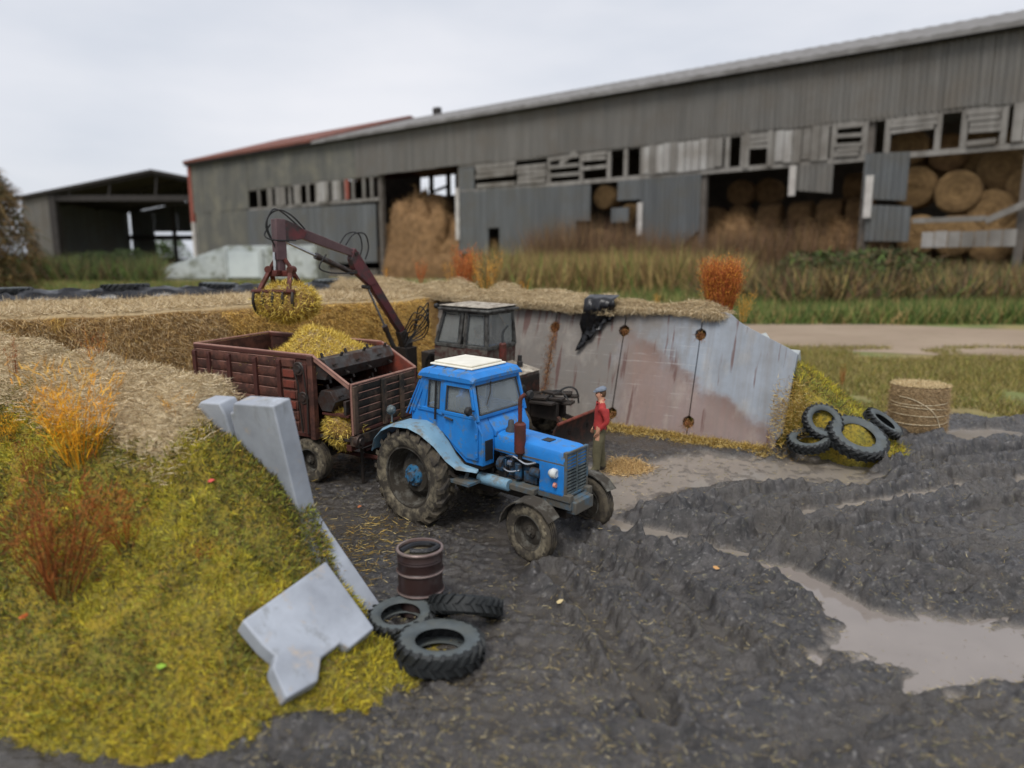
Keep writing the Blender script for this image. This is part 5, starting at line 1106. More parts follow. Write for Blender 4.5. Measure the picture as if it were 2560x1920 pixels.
# beaters with teeth
for (bx, bz, nm) in ((.12, 2.2, 6), (.22, 1.62, 6)):
    m = MB(); m.cyl((bx, -.95, bz), (bx, .95, bz), .22, 6); bt = m.build('beater_drum', M['steel_dk'], trl, .006, 20)
    for i in range(6):
        for j in range(4):
            a = R_(20 + 90 * j + (45 if i % 2 else 0)); y = -.8 + .32 * i
            if i == 0 and j == 0: pass
            m = MB(); m.bar((bx + .17 * math.cos(a), y, bz + .17 * math.sin(a)), (bx + .29 * math.cos(a), y, bz + .29 * math.sin(a)), .05, .03); m.build('tooth', M['dark'], bt)
MB().box(.1, .72, -.94, .94, 1.36, 1.4).build('deflector', M['tr_post'], trl); MB().box(.62, .68, -.95, .95, 1.4, 1.66).build('cross_plate', M['steel_dk'], trl, .01)
# drive pulleys and chain on the near side
def pulley(x, z, r, y=-1.08): 
    m = MB(); m.lathe([(.001, -.03), (r * .5, -.035), (r * .55, -.015), (r * .9, -.02), (r, -.01), (r, .03), (.001, .03)], 20, (x, y, z)); return m.build('pulley', M['steel_dk'], trl)
pulley(-.28, 2.2, .13); pulley(-.2, 1.66, .12); 
m = MB(); m.tube([(-.16, -1.09, 2.2), (-.1, -1.09, 1.66), (-.12, -1.09, 1.0)], .018, 6); m.tube([(-.4, -1.09, 2.2), (-.3, -1.09, 1.9), (-.31, -1.09, 1.66), (-.25, -1.09, 1.0)], .018, 6); m.build('drive_chain', M['dark'], trl)
m = MB(); m.box(-.2, -.1, -1.085, -1.06, 1.0, 2.3); m.build('chain_guard', M['tr_post'], trl, .006)
# cross conveyor below the front panel
m = MB(); m.box(.78, .9, -1.0, 1.0, .86, 1.04); m.build('conveyor_side', M['tr_front'], trl, .012); MB().box(.05, .78, -.98, .98, .93, .98).build('conveyor_bed', M['steel_dk'], trl)
m = MB(); m.lathe([(.001, .04), (.06, .045), (.07, .02), (.12, .02), (.13, 0), (.13, -.06), (.001, -.06)], 20, (.92, -.88, .94), 'x'); m.build('pulley', M['steel_dk'], trl)
m = MB(); m.tube([(.95, -.88, 1.07), (.95, .85, 1.06)], .012, 5); m.tube([(.95, -.88, .81), (.95, .85, .82)], .012, 5); m.build('drive_belt', M['dark'], trl)
# chassis, drawbar, wheels
m = MB(); m.box(-3.0, .75, -.5, -.4, .72, .88); m.box(-3.0, .75, .4, .5, .72, .88)
for x in (-2.6, -1.4, -.2, .7): m.box(x - .06, x + .06, -.95, .95, .74, .86)
m.build('chassis', M['tr_post'], trl, .01)
for x in (-.25, -2.4): MB().box(x - .07, x + .07, -.85, .85, .38, .5).box(x - .25, x + .25, -.48, -.42, .5, .72).box(x - .25, x + .25, .42, .48, .5, .72).build('axle', M['dark'], trl, .01)
inv = trl.matrix_world.inverted(); hp_ = inv @ (trac.matrix_world @ Vector((-.85, 0, .55)))
m = MB(); m.tube([(-.1, -.4, .5), tuple(hp_)], .045, 8); m.tube([(-.1, .4, .5), tuple(hp_)], .045, 8); m.tube([(.45, -.2, .52), (.45, .2, .52)], .03, 6); m.build('drawbar', M['tr_post'], trl)
MB().tube([(.75, .1, .8), tuple(hp_ + Vector((.1, .05, .2)))], .03, 8).build('drive_shaft', M['dark'], trl)
MB().cyl((.72, -.62, .05), (.72, -.62, .85), .03, 8).build('parking_leg', M['dark'], trl)
for x in (-.25, -2.4):
    for sg in (-1, 1): wheel(trl, x, sg * .92, .43, .24, .23, 22, .012, sg, True, hubm='rim', bolts=6)
# load
def heap_mesh(n=40, m_=24):
    U, V = np.meshgrid(np.linspace(-2.5, .0, n), np.linspace(-.92, .92, m_), indexing='ij')
    Z = 2.12 + .62 * np.exp(-(((U + 1.0) / .55) ** 2 + ((V - .05) / .6) ** 2)) + .25 * np.exp(-(((U + .35) / .5) ** 2 + ((V - .45) / .45) ** 2)) - .3 * sst(-1.6, -2.5, U) + (fbm(U * 3, V * 3, 4, 100) - .5) * .18
    return U, V, Z
U, V, Z = heap_mesh(); Z2 = Z.copy()
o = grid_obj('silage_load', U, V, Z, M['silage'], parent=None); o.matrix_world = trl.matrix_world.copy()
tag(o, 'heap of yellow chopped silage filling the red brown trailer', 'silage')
YEL = [rgb(222, 196, 92), rgb(208, 180, 76), rgb(234, 212, 118), rgb(184, 154, 66), rgb(198, 170, 88)]
def fuzz(o, P, N, n, L, W, cols, name='stalk'):
    i = RNG.integers(0, len(P), n); D = N[i] * .5 + RNG.normal(size=(n, 3)) * .7
    c = strands(name, P[i] + RNG.normal(size=(n, 3)) * .02, D, RNG.uniform(*L, n), W, pick(n, cols, .15), M['strand'], .5, o); c['kind'] = 'stuff'; return c
P = np.stack([U, V, Z], -1).reshape(-1, 3); N = np.zeros_like(P); N[:, 2] = 1; fuzz(o, P, N, 24000, (.06, .15), .01, YEL)
def blob(name, c, r, label, cat, n, cols, mw=None, seed=1, L=(.05, .12), flat=1.0):
    rr = np.random.default_rng(seed); a, b = np.meshgrid(np.linspace(0, 2 * np.pi, 33), np.linspace(0.02, np.pi - .02, 17), indexing='ij')
    k = .78 + .45 * fbm(np.cos(a) * 1.5 + 7, b * 1.3 + np.sin(a), 4, 110 + seed)
    X = c[0] + r[0] * k * np.cos(a) * np.sin(b); Y = c[1] + r[1] * k * np.sin(a) * np.sin(b); Zb = c[2] + r[2] * k * np.cos(b) * flat
    o = grid_obj(name, X, Y, Zb, M['silage'])
    if mw is not None: o.matrix_world = mw
    tag(o, label, cat); P = np.stack([X, Y, Zb], -1).reshape(-1, 3); N = P - np.array(c); N /= np.linalg.norm(N, axis=1, keepdims=True); fuzz(o, P, N, int(n * 1.5), (L[0], L[1] * 1.4), .01, cols); return o
blob('spilled_silage', (.42, -.72, 1.08), (.34, .3, .3), 'yellow silage spilling out below the trailer beaters', 'silage', 2600, YEL, trl.matrix_world.copy(), 3)
blob('spilled_silage', (.5, .35, 1.05), (.3, .55, .2), 'yellow silage lying on the trailer cross conveyor', 'silage', 1800, YEL, trl.matrix_world.copy(), 4)
# ================================================================== LOADER TRACTOR
ld = thing('loader_tractor', 'grimy grey and maroon loader tractor with raised grab boom', 'tractor', mat=yard_matrix(-1.0, 16.9, -36, 0))
for sg in (-1, 1):
    wheel(ld, -.1, sg * .72, .76, .40, .50, 20, .05, sg, hubm='rim'); wheel(ld, 1.75, sg * .62, .43, .21, .26, 26, .01, sg, True, hubm='rim', bolts=5)
m = MB(); m.box(-.9, 1.9, -.24, .24, .55, 1.05); m.cyl((-.1, -.7, .76), (-.1, .7, .76), .13); m.cyl((1.75, -.6, .43), (1.75, .6, .43), .06); m.box(1.6, 1.9, -.2, .2, .4, .7); m.build('chassis', M['dark'], ld, .02)
m = MB(); m.prism([(.9, .95), (1.7, .95), (1.72, 1.5), (.9, 1.64)], -.42, .42, lambda a, b, d: (a, d, b)); hd = m.build('hood', M['cab_rust'], ld, .03)
MB().prism([(.86, 1.645), (1.74, 1.505), (1.74, 1.52), (.86, 1.665)], -.44, .44, lambda a, b, d: (a, d, b)).build('hood_top', M['roof_dust'], ld, .01)
MB().box(1.715, 1.73, -.38, .38, 1.0, 1.44).build('radiator', M['black'], ld)
for i in range(15): MB().box(1.73, 1.75, -.37 + i * .052, -.35 + i * .052, 1.0, 1.44).build('grille_bar', M['blade'], ld)
MB().lathe([(.001, .05), (.08, .04), (.1, 0), (.08, -.05), (.001, -.06)], 16, (1.78, -.34, 1.2), 'x').build('headlight', M['black'], ld)
# cab
def cbar(m, pts, w=.07):
    for a, b in zip(pts[:-1], pts[1:]): m.bar(a, b, w, w)
CW = .54; zr = 2.84; zl0 = 2.04
m = MB()
for sg in (-1, 1):
    y = sg * CW; y2 = sg * (CW - .06)
    P = {'rb': (-.62, y, zl0), 'rt': (-.36, y2, zr), 'mb': (.12, y, zl0), 'mt': (.2, y2, zr), 'fb': (.92, y, zl0), 'ft': (.88, y2, zr), 'nb': (.28, y, zl0), 'nt': (.34, y2, zr)}
    for a, b in (('rb', 'rt'), ('mb', 'mt'), ('nb', 'nt'), ('fb', 'ft'), ('rb', 'fb'), ('rt', 'ft')): m.bar(P[a], P[b], .07, .08)
m.bar((.92, -CW, zl0), (.92, CW, zl0), .08, .08); m.bar((.88, -CW, zr), (.88, CW, zr), .07, .08); m.bar((-.62, -CW, zl0), (-.62, CW, zl0), .08, .08); m.bar((-.36, -CW, zr), (-.36, CW, zr), .07, .08)
m.build('cab_frame', M['cab_grey'], ld, .012)
m = MB(); m.prism([(-.7, 1.3), (.9, 1.3), (.94, zl0), (-.63, zl0)], -CW - .02, -CW + .03, lambda a, b, d: (a, d, b)); m.prism([(-.7, 1.3), (.9, 1.3), (.94, zl0), (-.63, zl0)], CW - .03, CW + .02, lambda a, b, d: (a, d, b)); m.box(.88, .93, -CW + .03, CW - .03, 1.5, zl0); m.box(-.69, -.64, -CW + .03, CW - .03, 1.3, zl0); m.box(-.66, .88, -CW + .03, CW - .03, 1.3, 1.36); m.build('cab_lower', M['cab_rust'], ld, .01)
MB().box(.3, .9, -CW - .035, -CW - .021, 1.36, zl0 - .02).build('door', M['cab_rust'], ld, .006)
m = MB(); m.box(-.5, 1.02, -CW - .06, CW + .06, zr + .02, zr + .08); m.box(-.44, .96, -CW, CW, zr + .08, zr + .12); rfo = m.build('cab_roof', M['cab_grey'], ld, .02); MB().box(-.46, .98, -CW - .03, CW + .03, zr + .12, zr + .135).build('roof_dust', M['roof_dust'], rfo, .006)
MB().lathe([(.001, .05), (.05, .04), (.065, 0), (.05, -.05), (.001, -.06)], 14, (-.55, -CW - .02, zr + .1), 'x').build('rear_lamp', M['black'], ld)
for a, b, c, d, nm in (((-.59, zl0 + .04), (-.36, zr - .04), (.16, zr - .04), (.1, zl0 + .04), 'window_pane'), ((.31, zl0 + .04), (.37, zr - .04), (.85, zr - .04), (.88, zl0 + .04), 'window_pane')):
    for sg in (-1, 1):
        MB().prism([a, b, c, d], sg * (CW - .01), sg * (CW - .022), lambda p, q, e: (p, e - (q - zl0) * .07 * (1 if e > 0 else -1), q)).build(nm, M['glass_d'], ld)
for sg in (-1, 1):
    m = MB()
    for pl in (((-.55, zl0 + .07), (-.34, zr - .07), (.13, zr - .07), (.08, zl0 + .07)), ((.34, zl0 + .07), (.39, zr - .07), (.83, zr - .07), (.86, zl0 + .07))): m.tube([(x, sg * (CW + .02 - (z - zl0) * .07), z) for x, z in pl], .016, 6, closed=True)
    m.build('window_seal', M['rubber_trim'], ld)
MB().box(.885, .895, -CW + .08, CW - .08, zl0 + .04, zr - .05).build('windscreen', M['glass_d'], ld); MB().add([(-.6, -CW + .08, zl0 + .05), (-.6, CW - .08, zl0 + .05), (-.38, CW - .1, zr - .05), (-.38, -CW + .1, zr - .05)], [(0, 1, 2, 3)]).build('rear_window', M['glass_d'], ld)
m = MB(); m.tube([(.93, -.1, zr - .02), (.95, -.02, zr - .15), (.95, .12, zr - .32)], .01, 6); m.build('wiper', M['chrome'], ld)
MB().box(.2, .5, -.2, .2, 1.36, 1.6).box(.45, .55, -.2, .2, 1.55, 2.1).build('driver_seat', M['dark'], ld, .04)
m = MB(); [m.cyl((-.42 + .08 * i, -.3, 1.95), (-.42 + .08 * i, -.3, 2.2), .015, 6) for i in range(5)]; m.box(-.5, -.05, -.36, -.2, 1.36, 1.98); m.build('control_levers', M['black'], ld)
MB().box(.6, .88, -.35, .35, 1.9, 2.08).build('dashboard', pm('blue_panel', rgb(40, 92, 160), rgb(34, 80, 140), 4, .5), ld, .02)
m = MB(); m.tube([(.7 + .0 * a, .17 * math.sin(a), 2.2 + .06 * math.cos(a)) for a in [i * math.pi / 8 for i in range(16)]], .014, 6, closed=True); m.cyl((.8, 0, 2.05), (.7, 0, 2.2), .02, 8); m.build('steering_wheel', M['black'], ld)
m = MB(); m.lathe([(.001, 1.72), (.06, 1.72), (.085, 1.75), (.085, 2.15), (.06, 2.18), (.001, 2.18)], 16, (1.18, -.28, 0), 'z'); m.cyl((1.18, -.28, 1.55), (1.18, -.28, 1.74), .04, 10); mf = m.build('muffler', M['rustbrown'], ld); MB().tube(spline([(1.18, -.28, 2.16), (1.18, -.28, 2.4), (1.22, -.26, 2.5), (1.28, -.22, 2.58)], 4), .03, 8).build('exhaust_pipe', M['rubber_trim'], mf)
MB().lathe([(.07, 1.6), (.07, 1.7), (.05, 1.72), (.05, 1.85), (.001, 1.86)], 12, (1.35, .15, 0), 'z').build('air_cleaner', M['black'], ld)
# front mechanism and blade
m = MB(); 
for i, (x, y, z, lx, ly, r) in enumerate(((2.1, -.2, 1.02, .5, .3, .1), (2.25, .12, 1.08, .42, .24, -.15), (2.42, -.05, 1.0, .5, .22, .05), (2.45, .3, 1.06, .36, .24, .2), (2.3, -.32, .94, .6, .2, 0), (2.55, .1, .9, .5, .3, .1), (2.62, .38, 1.0, .3, .2, .1))):
    m.bar((x - lx / 2, y - lx * r, z), (x + lx / 2, y + lx * r, z + .02), ly, .06)
m.box(1.8, 2.6, -.2, -.1, .55, .95); m.box(1.8, 2.6, .1, .2, .55, .95); m.build('front_linkage', M['dark'], ld, .01)
m = MB(); m.tube(spline([(2.3, -.25, .95), (2.5, .3, 1.2), (2.7, .45, 1.15), (2.75, .48, .85)], 6), .022, 6); m.tube(spline([(2.0, .0, 1.0), (2.4, .2, 1.15), (2.7, .2, .9)], 6), .018, 6); m.build('hydraulic_hose', M['black'], ld)
m = MB(); q = []
for y in (-1.0, 1.0):
    for i in range(9):
        a = R_(-62 + i * 124 / 8); q += [(3.05 - .22 * math.cos(a) + .2, y, .36 + .4 * math.sin(a)), (3.01 - .22 * math.cos(a) + .2, y, .36 + .4 * math.sin(a))]
fs = []
for i in range(8): a = i * 2; fs += [(a, a + 2, a + 20, a + 18), (a + 1, a + 19, a + 21, a + 3), (a, a + 1, a + 3, a + 2), (a + 18, a + 20, a + 21, a + 19)]
fs += [(0, 18, 19, 1), (16, 17, 35, 34)]
m.add(q, fs); bl = m.build('blade', M['blade'], ld); MB().tube([(3.14, -1.0, .73), (3.14, 1.0, .73)], .035, 8).build('blade_edge', M['tr_bright'], bl); MB().bar((2.6, -.15, .6), (3.05, -.4, .4), .08, .1).bar((2.6, .15, .6), (3.05, .4, .4), .08, .1).build('push_arm', M['blade'], ld)
# boom: joints as points in the tractor's frame
inv = ld.matrix_world.inverted()
def L(x, y, z): return inv @ Vector((x, y, z))
def pb(u, v, x, y): d = ray(u, v); k = y / d.y; return L(d.x * k, y, CAMH + d.z * k)
J0 = pb(1018, 852, 0, 17.85); J1 = pb(884, 634, 0, 16.46); J2 = pb(706, 566, 0, 15.05)
wdir = (J1 - J0).cross(J2 - J1).normalized(); LB = J0 + (J1 - J0) * .0
def plate(m, pts, th, wd): m.prism([(i, 0) for i in range(len(pts))], -th / 2, th / 2, lambda a, b, d: tuple(pts[int(a)] + wd * d))
dn = (J1 - J0).normalized(); sd = wdir.cross(dn)
kink = J0 + dn * .35
m = MB(); m.box(J0.x - .25, J0.x + .15, J0.y - .2, J0.y + .2, .6, J0.z - .15); m.cyl((J0.x, J0.y, J0.z - .5), (J0.x, J0.y, J0.z + .05), .14, 14); m.bar((J0.x + .1, J0.y, .8), (-.5, 0, .85), .5, .3); m.build('boom_post', M['dark'], ld, .02)
foot = J0 - Vector((0, 0, .35))
m = MB(); m.bar(foot, kink, .2, .2, wdir, w1=.24, h1=.2); m.build('boom_foot', M['dark'], ld, .015)
m = MB(); m.bar(kink, kink + (J1 - kink) * .62, .18, .17, wdir, w1=.22, h1=.17); m.bar(kink + (J1 - kink) * .6, J1 + dn * .1, .22, .172, wdir, w1=.15, h1=.172)
G1 = J0 + (J1 - J0) * .66
vv = (J2 - J1).normalized(); inner = (Vector((0, 0, -1)) - dn * Vector((0, 0, -1)).dot(dn)).normalized()
plate(m, [G1 - inner * .1, G1 + inner * .13 + dn * .1, J1 + inner * .27 - dn * .35, J1 + inner * .18 - dn * .02, J1 + dn * .1], .19, wdir)
lb = m.build('lower_boom', M['boom'], ld, .012)
m = MB()
for k in (J1, J1 + inner * .28 - dn * .3, J0 + (J1 - J0) * .7 + inner * .2): m.cyl(k - wdir * .12, k + wdir * .12, .045, 12)
m.build('pivot_pin', M['dark'], lb)
up2 = (Vector((0, 0, 1)) - vv * vv.z).normalized()
m = MB(); m.bar(J1 - vv * .08, J1 + (J2 - J1) * .5, .18, .16, wdir.cross(vv), w1=.16, h1=.25); m.v = []; m.f = []; m.sm = []; m.mi = []
m.bar(J1 - vv * .1, J1 + (J2 - J1) * .45, .15, .15, wdir, w1=.2, h1=.15); m.bar(J1 + (J2 - J1) * .43, J2, .2, .15, wdir, w1=.22, h1=.15); ub = m.build('upper_boom', M['boom_grey'], ld, .012)
m = MB(); Tm = J1 + (J2 - J1) * .84; plate(m, [Tm + up2 * .12 - vv * .05, J2 + up2 * .15, J2 + vv * .08 + up2 * .08, J2 + vv * .06 - up2 * .15, J2 - up2 * .28 - vv * .14, Tm - up2 * .1 - vv * .2, Tm + up2 * .06 - vv * .24], .19, wdir); m.build('head_plate', M['boom'], ub, .012)
# cylinders
def cyl2(a, b, f, r, nm='hydraulic_cylinder'):
    a, b = Vector(a), Vector(b); m = MB(); m.cyl(a, a + (b - a) * f, r, 14); m.cyl(a + (b - a) * (f - .05), a + (b - a) * (f + .01), r * 1.2, 14); c = m.build(nm, M['steel_dk'], ld); MB().cyl(a + (b - a) * (f - .02), b, r * .5, 12).build('piston_rod', M['chrome'], c); return c
cyl2(J1 + inner * .3 - dn * .32, J2 - up2 * .28 - vv * .12, .56, .062)
cyl2(J0 - Vector((0, 0, .3)) + inner * .35 - dn * .1, G1 + inner * .16 + dn * .12, .5, .06)
# stick and grab
ST = J2 + vv * .1; zdn = (inv.to_3x3() @ Vector((0, 0, -1))).normalized(); SB = ST + zdn * 1.0
m = MB(); m.bar(ST - zdn * .12, ST + zdn * .72, .22, .2, wdir); m.bar(ST + zdn * .7, SB, .16, .15, wdir); sk = m.build('grab_stick', M['boom_grey'], ld, .012)
MB().cyl(ST + zdn * .6 + vv * .14, SB + vv * .14, .03, 10).build('piston_rod', M['chrome'], sk)
gx = (inv.to_3x3() @ Vector((1, -.12, 0))).normalized(); gy = zdn.cross(gx).normalized()   # gx to the right in view, gy across
def GP(a, b, c): return SB + gx * a + gy * b - zdn * c
m = MB(); m.bar(GP(-.28, 0, 0), GP(.28, 0, 0), .12, .12); m.bar(GP(0, -.3, .02), GP(0, .3, .02), .1, .1)
for sx in (-1, 1): m.cyl(GP(sx * .24, -.1, .08), GP(sx * .24, .1, .08), .08, 12)
for sx in (-1, 1): m.bar(GP(sx * .26, .0, .06), GP(sx * .1, 0, .3), .07, .07)
gh = m.build('grab_head', M['rustbrown'], ld, .01)
for sy in (-1, 1):
    m = MB()
    for sx in (-1, 1): m.bar(GP(sx * .24, sy * .08, 0), GP(sx * .32, sy * .38, -.36), .09, .07)
    m.cyl(GP(-.46, sy * .4, -.36), GP(.46, sy * .4, -.36), .045, 10); m.build('grab_arm', M['rustbrown'], ld, .008)
    for i in range(5):
        x = -.42 + .21 * i; pts = [GP(x, sy * .41, -.36), GP(x, sy * .46, -.55), GP(x, sy * .38, -.74), GP(x, sy * .18, -.88)]
        MB().tube(spline(pts, 4), [.035] * 7 + [.03] * 4 + [.012, .01], 6).build('grab_tine', M['dark'], ld)
gc = ld.matrix_world @ GP(.12, .02, -.6)
blob('grabbed_silage', (0, 0, 0), (.64, .5, .36), 'bundle of yellow silage clutched in the raised grab', 'silage', 6500, YEL + [rgb(140, 112, 44)], Matrix.Translation(gc), 6)
# hoses
def hose(pts, r=.017, par=None): return MB().tube(spline(pts, 7), r, 6).build('hydraulic_hose', M['black'], par or ld)
wo = wdir * .12
hose([J2 - vv * .45 + up2 * .1 + wo, J2 - vv * .1 + up2 * .26 + wo, ST + up2 * .3 + vv * .05, ST + vv * .25 + up2 * .1, ST + vv * .22 - up2 * .15, ST + zdn * .5 + vv * .1]); hose([J2 - vv * .5 + up2 * .12 - wo, J2 + up2 * .3 - wo, ST + up2 * .25 + vv * .2, ST + vv * .3 + zdn * .1, ST + zdn * .35 + vv * .2])
hose([J2 - vv * .3 - up2 * .2 + wo, ST + vv * .1 - up2 * .35 + wo, ST + vv * .25 - up2 * .3, ST + vv * .18 - up2 * .05])
for k in (1, -1): hose([J1 + vv * .35 + up2 * .1 + wo * k, J1 + vv * .2 + up2 * .4 + wo * k, J1 - vv * .1 + up2 * .5 + wo * k, J1 - vv * .28 + up2 * .25 + wo * k, J1 - dn * .25 - inner * .12 + wo * k])
hose([J1 + inner * .32 - dn * .3 + wo, J1 + inner * .75 + vv * .15 + wo, J1 + inner * .72 + vv * .5 + wo, J1 + vv * .62 + inner * .32 + wo])
cb = Vector((-.62, -.1, 2.1))
for k, (a, b) in enumerate(((.35, .5), (.6, .2), (.25, .3), (.5, .05), (.75, .35))):
    hose([kink + wo * (k % 2 * 2 - 1) - Vector((0, 0, .1 * k)), kink + Vector((.3, .1, a - .35)), kink + Vector((.75, -.1, b + .15)), kink + Vector((.95, 0, a)), kink + Vector((.7, .1, -.1 + .1 * k)), kink + Vector((.35, -.2, -.35)), Vector((kink.x + .45, kink.y, 1.2))], .016)
for k in range(5): hose([(-.75, -.4 + .07 * k, 1.75 - .02 * k), (-.95, -.4 + .07 * k, 1.72), (-1.15, -.35 + .05 * k, 1.5), (-1.2, -.3 + .05 * k, 1.1)], .014)
MB().box(-1.35, -1.05, -.3, .3, 1.0, 1.75).build('valve_block', M['dark'], ld, .03)

# ================================================================== PEOPLE
def skin_body(name, nodes, edges_, root, parent, mats, zone):
    me = bpy.data.meshes.new(name + '_cage'); names = list(nodes); ix = {k: i for i, k in enumerate(names)}
    me.from_pydata([nodes[k][0] for k in names], [(ix[a], ix[b]) for a, b in edges_], [])
    ob = bpy.data.objects.new(name + '_cage', me); link(ob)
    bm = bmesh.new(); bm.from_mesh(me); ly = bm.verts.layers.skin.verify(); bm.verts.ensure_lookup_table()
    for k in names:
        s = bm.verts[ix[k]][ly]; r = nodes[k][1]; r = r if isinstance(r, tuple) else (r, r); g = 1.22 if max(r) > .02 else 1.0; s.radius = (r[0] * g, r[1] * g); s.use_root = (k == root)
    bm.to_mesh(me); bm.free()
    sk_ = ob.modifiers.new('skin', 'SKIN'); sk_.branch_smoothing = .6; ob.modifiers.new('sub', 'SUBSURF').levels = 2
    bpy.context.view_layer.update(); dg = bpy.context.evaluated_depsgraph_get(); nm = bpy.data.meshes.new_from_object(ob.evaluated_get(dg)); bpy.data.objects.remove(ob)
    nm.materials.clear(); [nm.materials.append(M[k]) for k in mats]; vals = []
    for p in nm.polygons: p.use_smooth = True; p.material_index = zone(p.center)
    nm.name = name; o = bpy.data.objects.new(name, nm); return link(o, parent)
M['skin'] = pm('skin', rgb(196, 146, 118), rgb(180, 128, 102), 20, .6); M['shirt'] = pm('red_shirt', rgb(176, 58, 54), rgb(148, 46, 46), 9, .8, 0, .3, 16, bd=.02); M['trous'] = pm('olive_trousers', rgb(104, 98, 74), rgb(86, 82, 62), 8, .85, 0, .3, 14, bd=.02)
M['boot'] = pm('dark_boot', rgb(44, 40, 38), rgb(56, 50, 46), 9, .6); M['cap'] = pm('grey_cap', rgb(118, 126, 138), rgb(98, 106, 118), 14, .85); M['hair'] = pm('brown_hair', rgb(98, 72, 50), rgb(80, 58, 42), 40, .7); M['grey_cl'] = pm('grey_overall', rgb(92, 92, 90), rgb(78, 78, 76), 8, .85)
def fingers(nodes, ed, wr, p, d, side, curl=.5):
    """five separate bent fingers rooted in the palm p"""
    nodes['palm' + wr] = (p, (.04, .022)); ed.append((wr, 'palm' + wr)); d = Vector(d).normalized(); sdv = Vector(side).normalized(); c = d.cross(sdv)
    for i, (o_, ln) in enumerate(((-.032, .075), (-.011, .088), (.011, .082), (.032, .065))):
        a = Vector(p) + sdv * o_ + d * .045; b = a + (d + c * curl * .4).normalized() * ln * .55; e = b + (d * .6 + c * curl).normalized() * ln * .5
        for k, v_ in zip('abe', (a, b, e)): nodes[f'f{wr}{i}{k}'] = (tuple(v_), .0095)
        ed += [('palm' + wr, f'f{wr}{i}a'), (f'f{wr}{i}a', f'f{wr}{i}b'), (f'f{wr}{i}b', f'f{wr}{i}e')]
    a = Vector(p) - sdv * .04 + d * .0; b = a - sdv * .02 + d * .04 + c * .015; e = b + d * .035
    for k, v_ in zip('ab', (b, e)): nodes[f't{wr}{k}'] = (tuple(v_), .0105)
    ed += [('palm' + wr, f't{wr}a'), (f't{wr}a', f't{wr}b')]
def head_parts(parent, hc, zr_, cap=True, capm='cap'):
    """face, ears, hair, cap round the head centre hc; the face looks along +x"""
    hc = Vector(hc); m = MB()
    m.lathe([(.001, .085), (.05, .07), (.082, .02), (.086, -.03), (.075, -.085), (.05, -.11)], 16, tuple(hc + Vector((-.022, 0, .035))), 'z'); h = m.build('hair', M['hair'], parent); h.scale = (1, 1, 1)
    if cap:
        m = MB(); q = []; n = 22
        for k in range(n):
            a = 2 * math.pi * k / n; ca, sa = math.cos(a), math.sin(a); f = 1.0 + (.12 if ca > 0 else .0) * ca
            for r, z in ((.001, .135), (.06, .13), (.1, .105), (.112, .075), (.103, .058), (.092, .062)): q.append(tuple(hc + Vector((r * ca * f - .004, r * sa * .9, z - (.02 * ca if r > .05 else 0)))))
        m.add(q, [(k * 6 + i, ((k + 1) % n) * 6 + i, ((k + 1) % n) * 6 + i + 1, k * 6 + i + 1) for k in range(n) for i in range(5)], True)
        m.prism([(.07, -.075), (.125, -.055), (.15, 0), (.125, .055), (.07, .075)], .048, .06, lambda a, b, d: tuple(hc + Vector((a, b, d - (a - .07) * .22))))
        m.build('flat_cap', M[capm], parent, 0)
    m = MB()
    for sg in (-1, 1): m.lathe([(.001, .012), (.014, .01), (.018, 0), (.014, -.008), (.001, -.01)], 10, tuple(hc + Vector((.0, sg * .082, -.01))))
    m.build('ear', M['skin'], parent); m = MB()
    for sg in (-1, 1): m.lathe([(.001, .009), (.007, .006), (.009, 0), (.001, -.004)], 8, tuple(hc + Vector((.083, sg * .032, .012))), 'x')
    m.build('eye', M['boot'], parent); MB().box(hc.x + .078, hc.x + .086, -.024, .024, hc.z - .066, hc.z - .058).build('mouth', pm('lips', rgb(150, 88, 78)), parent)
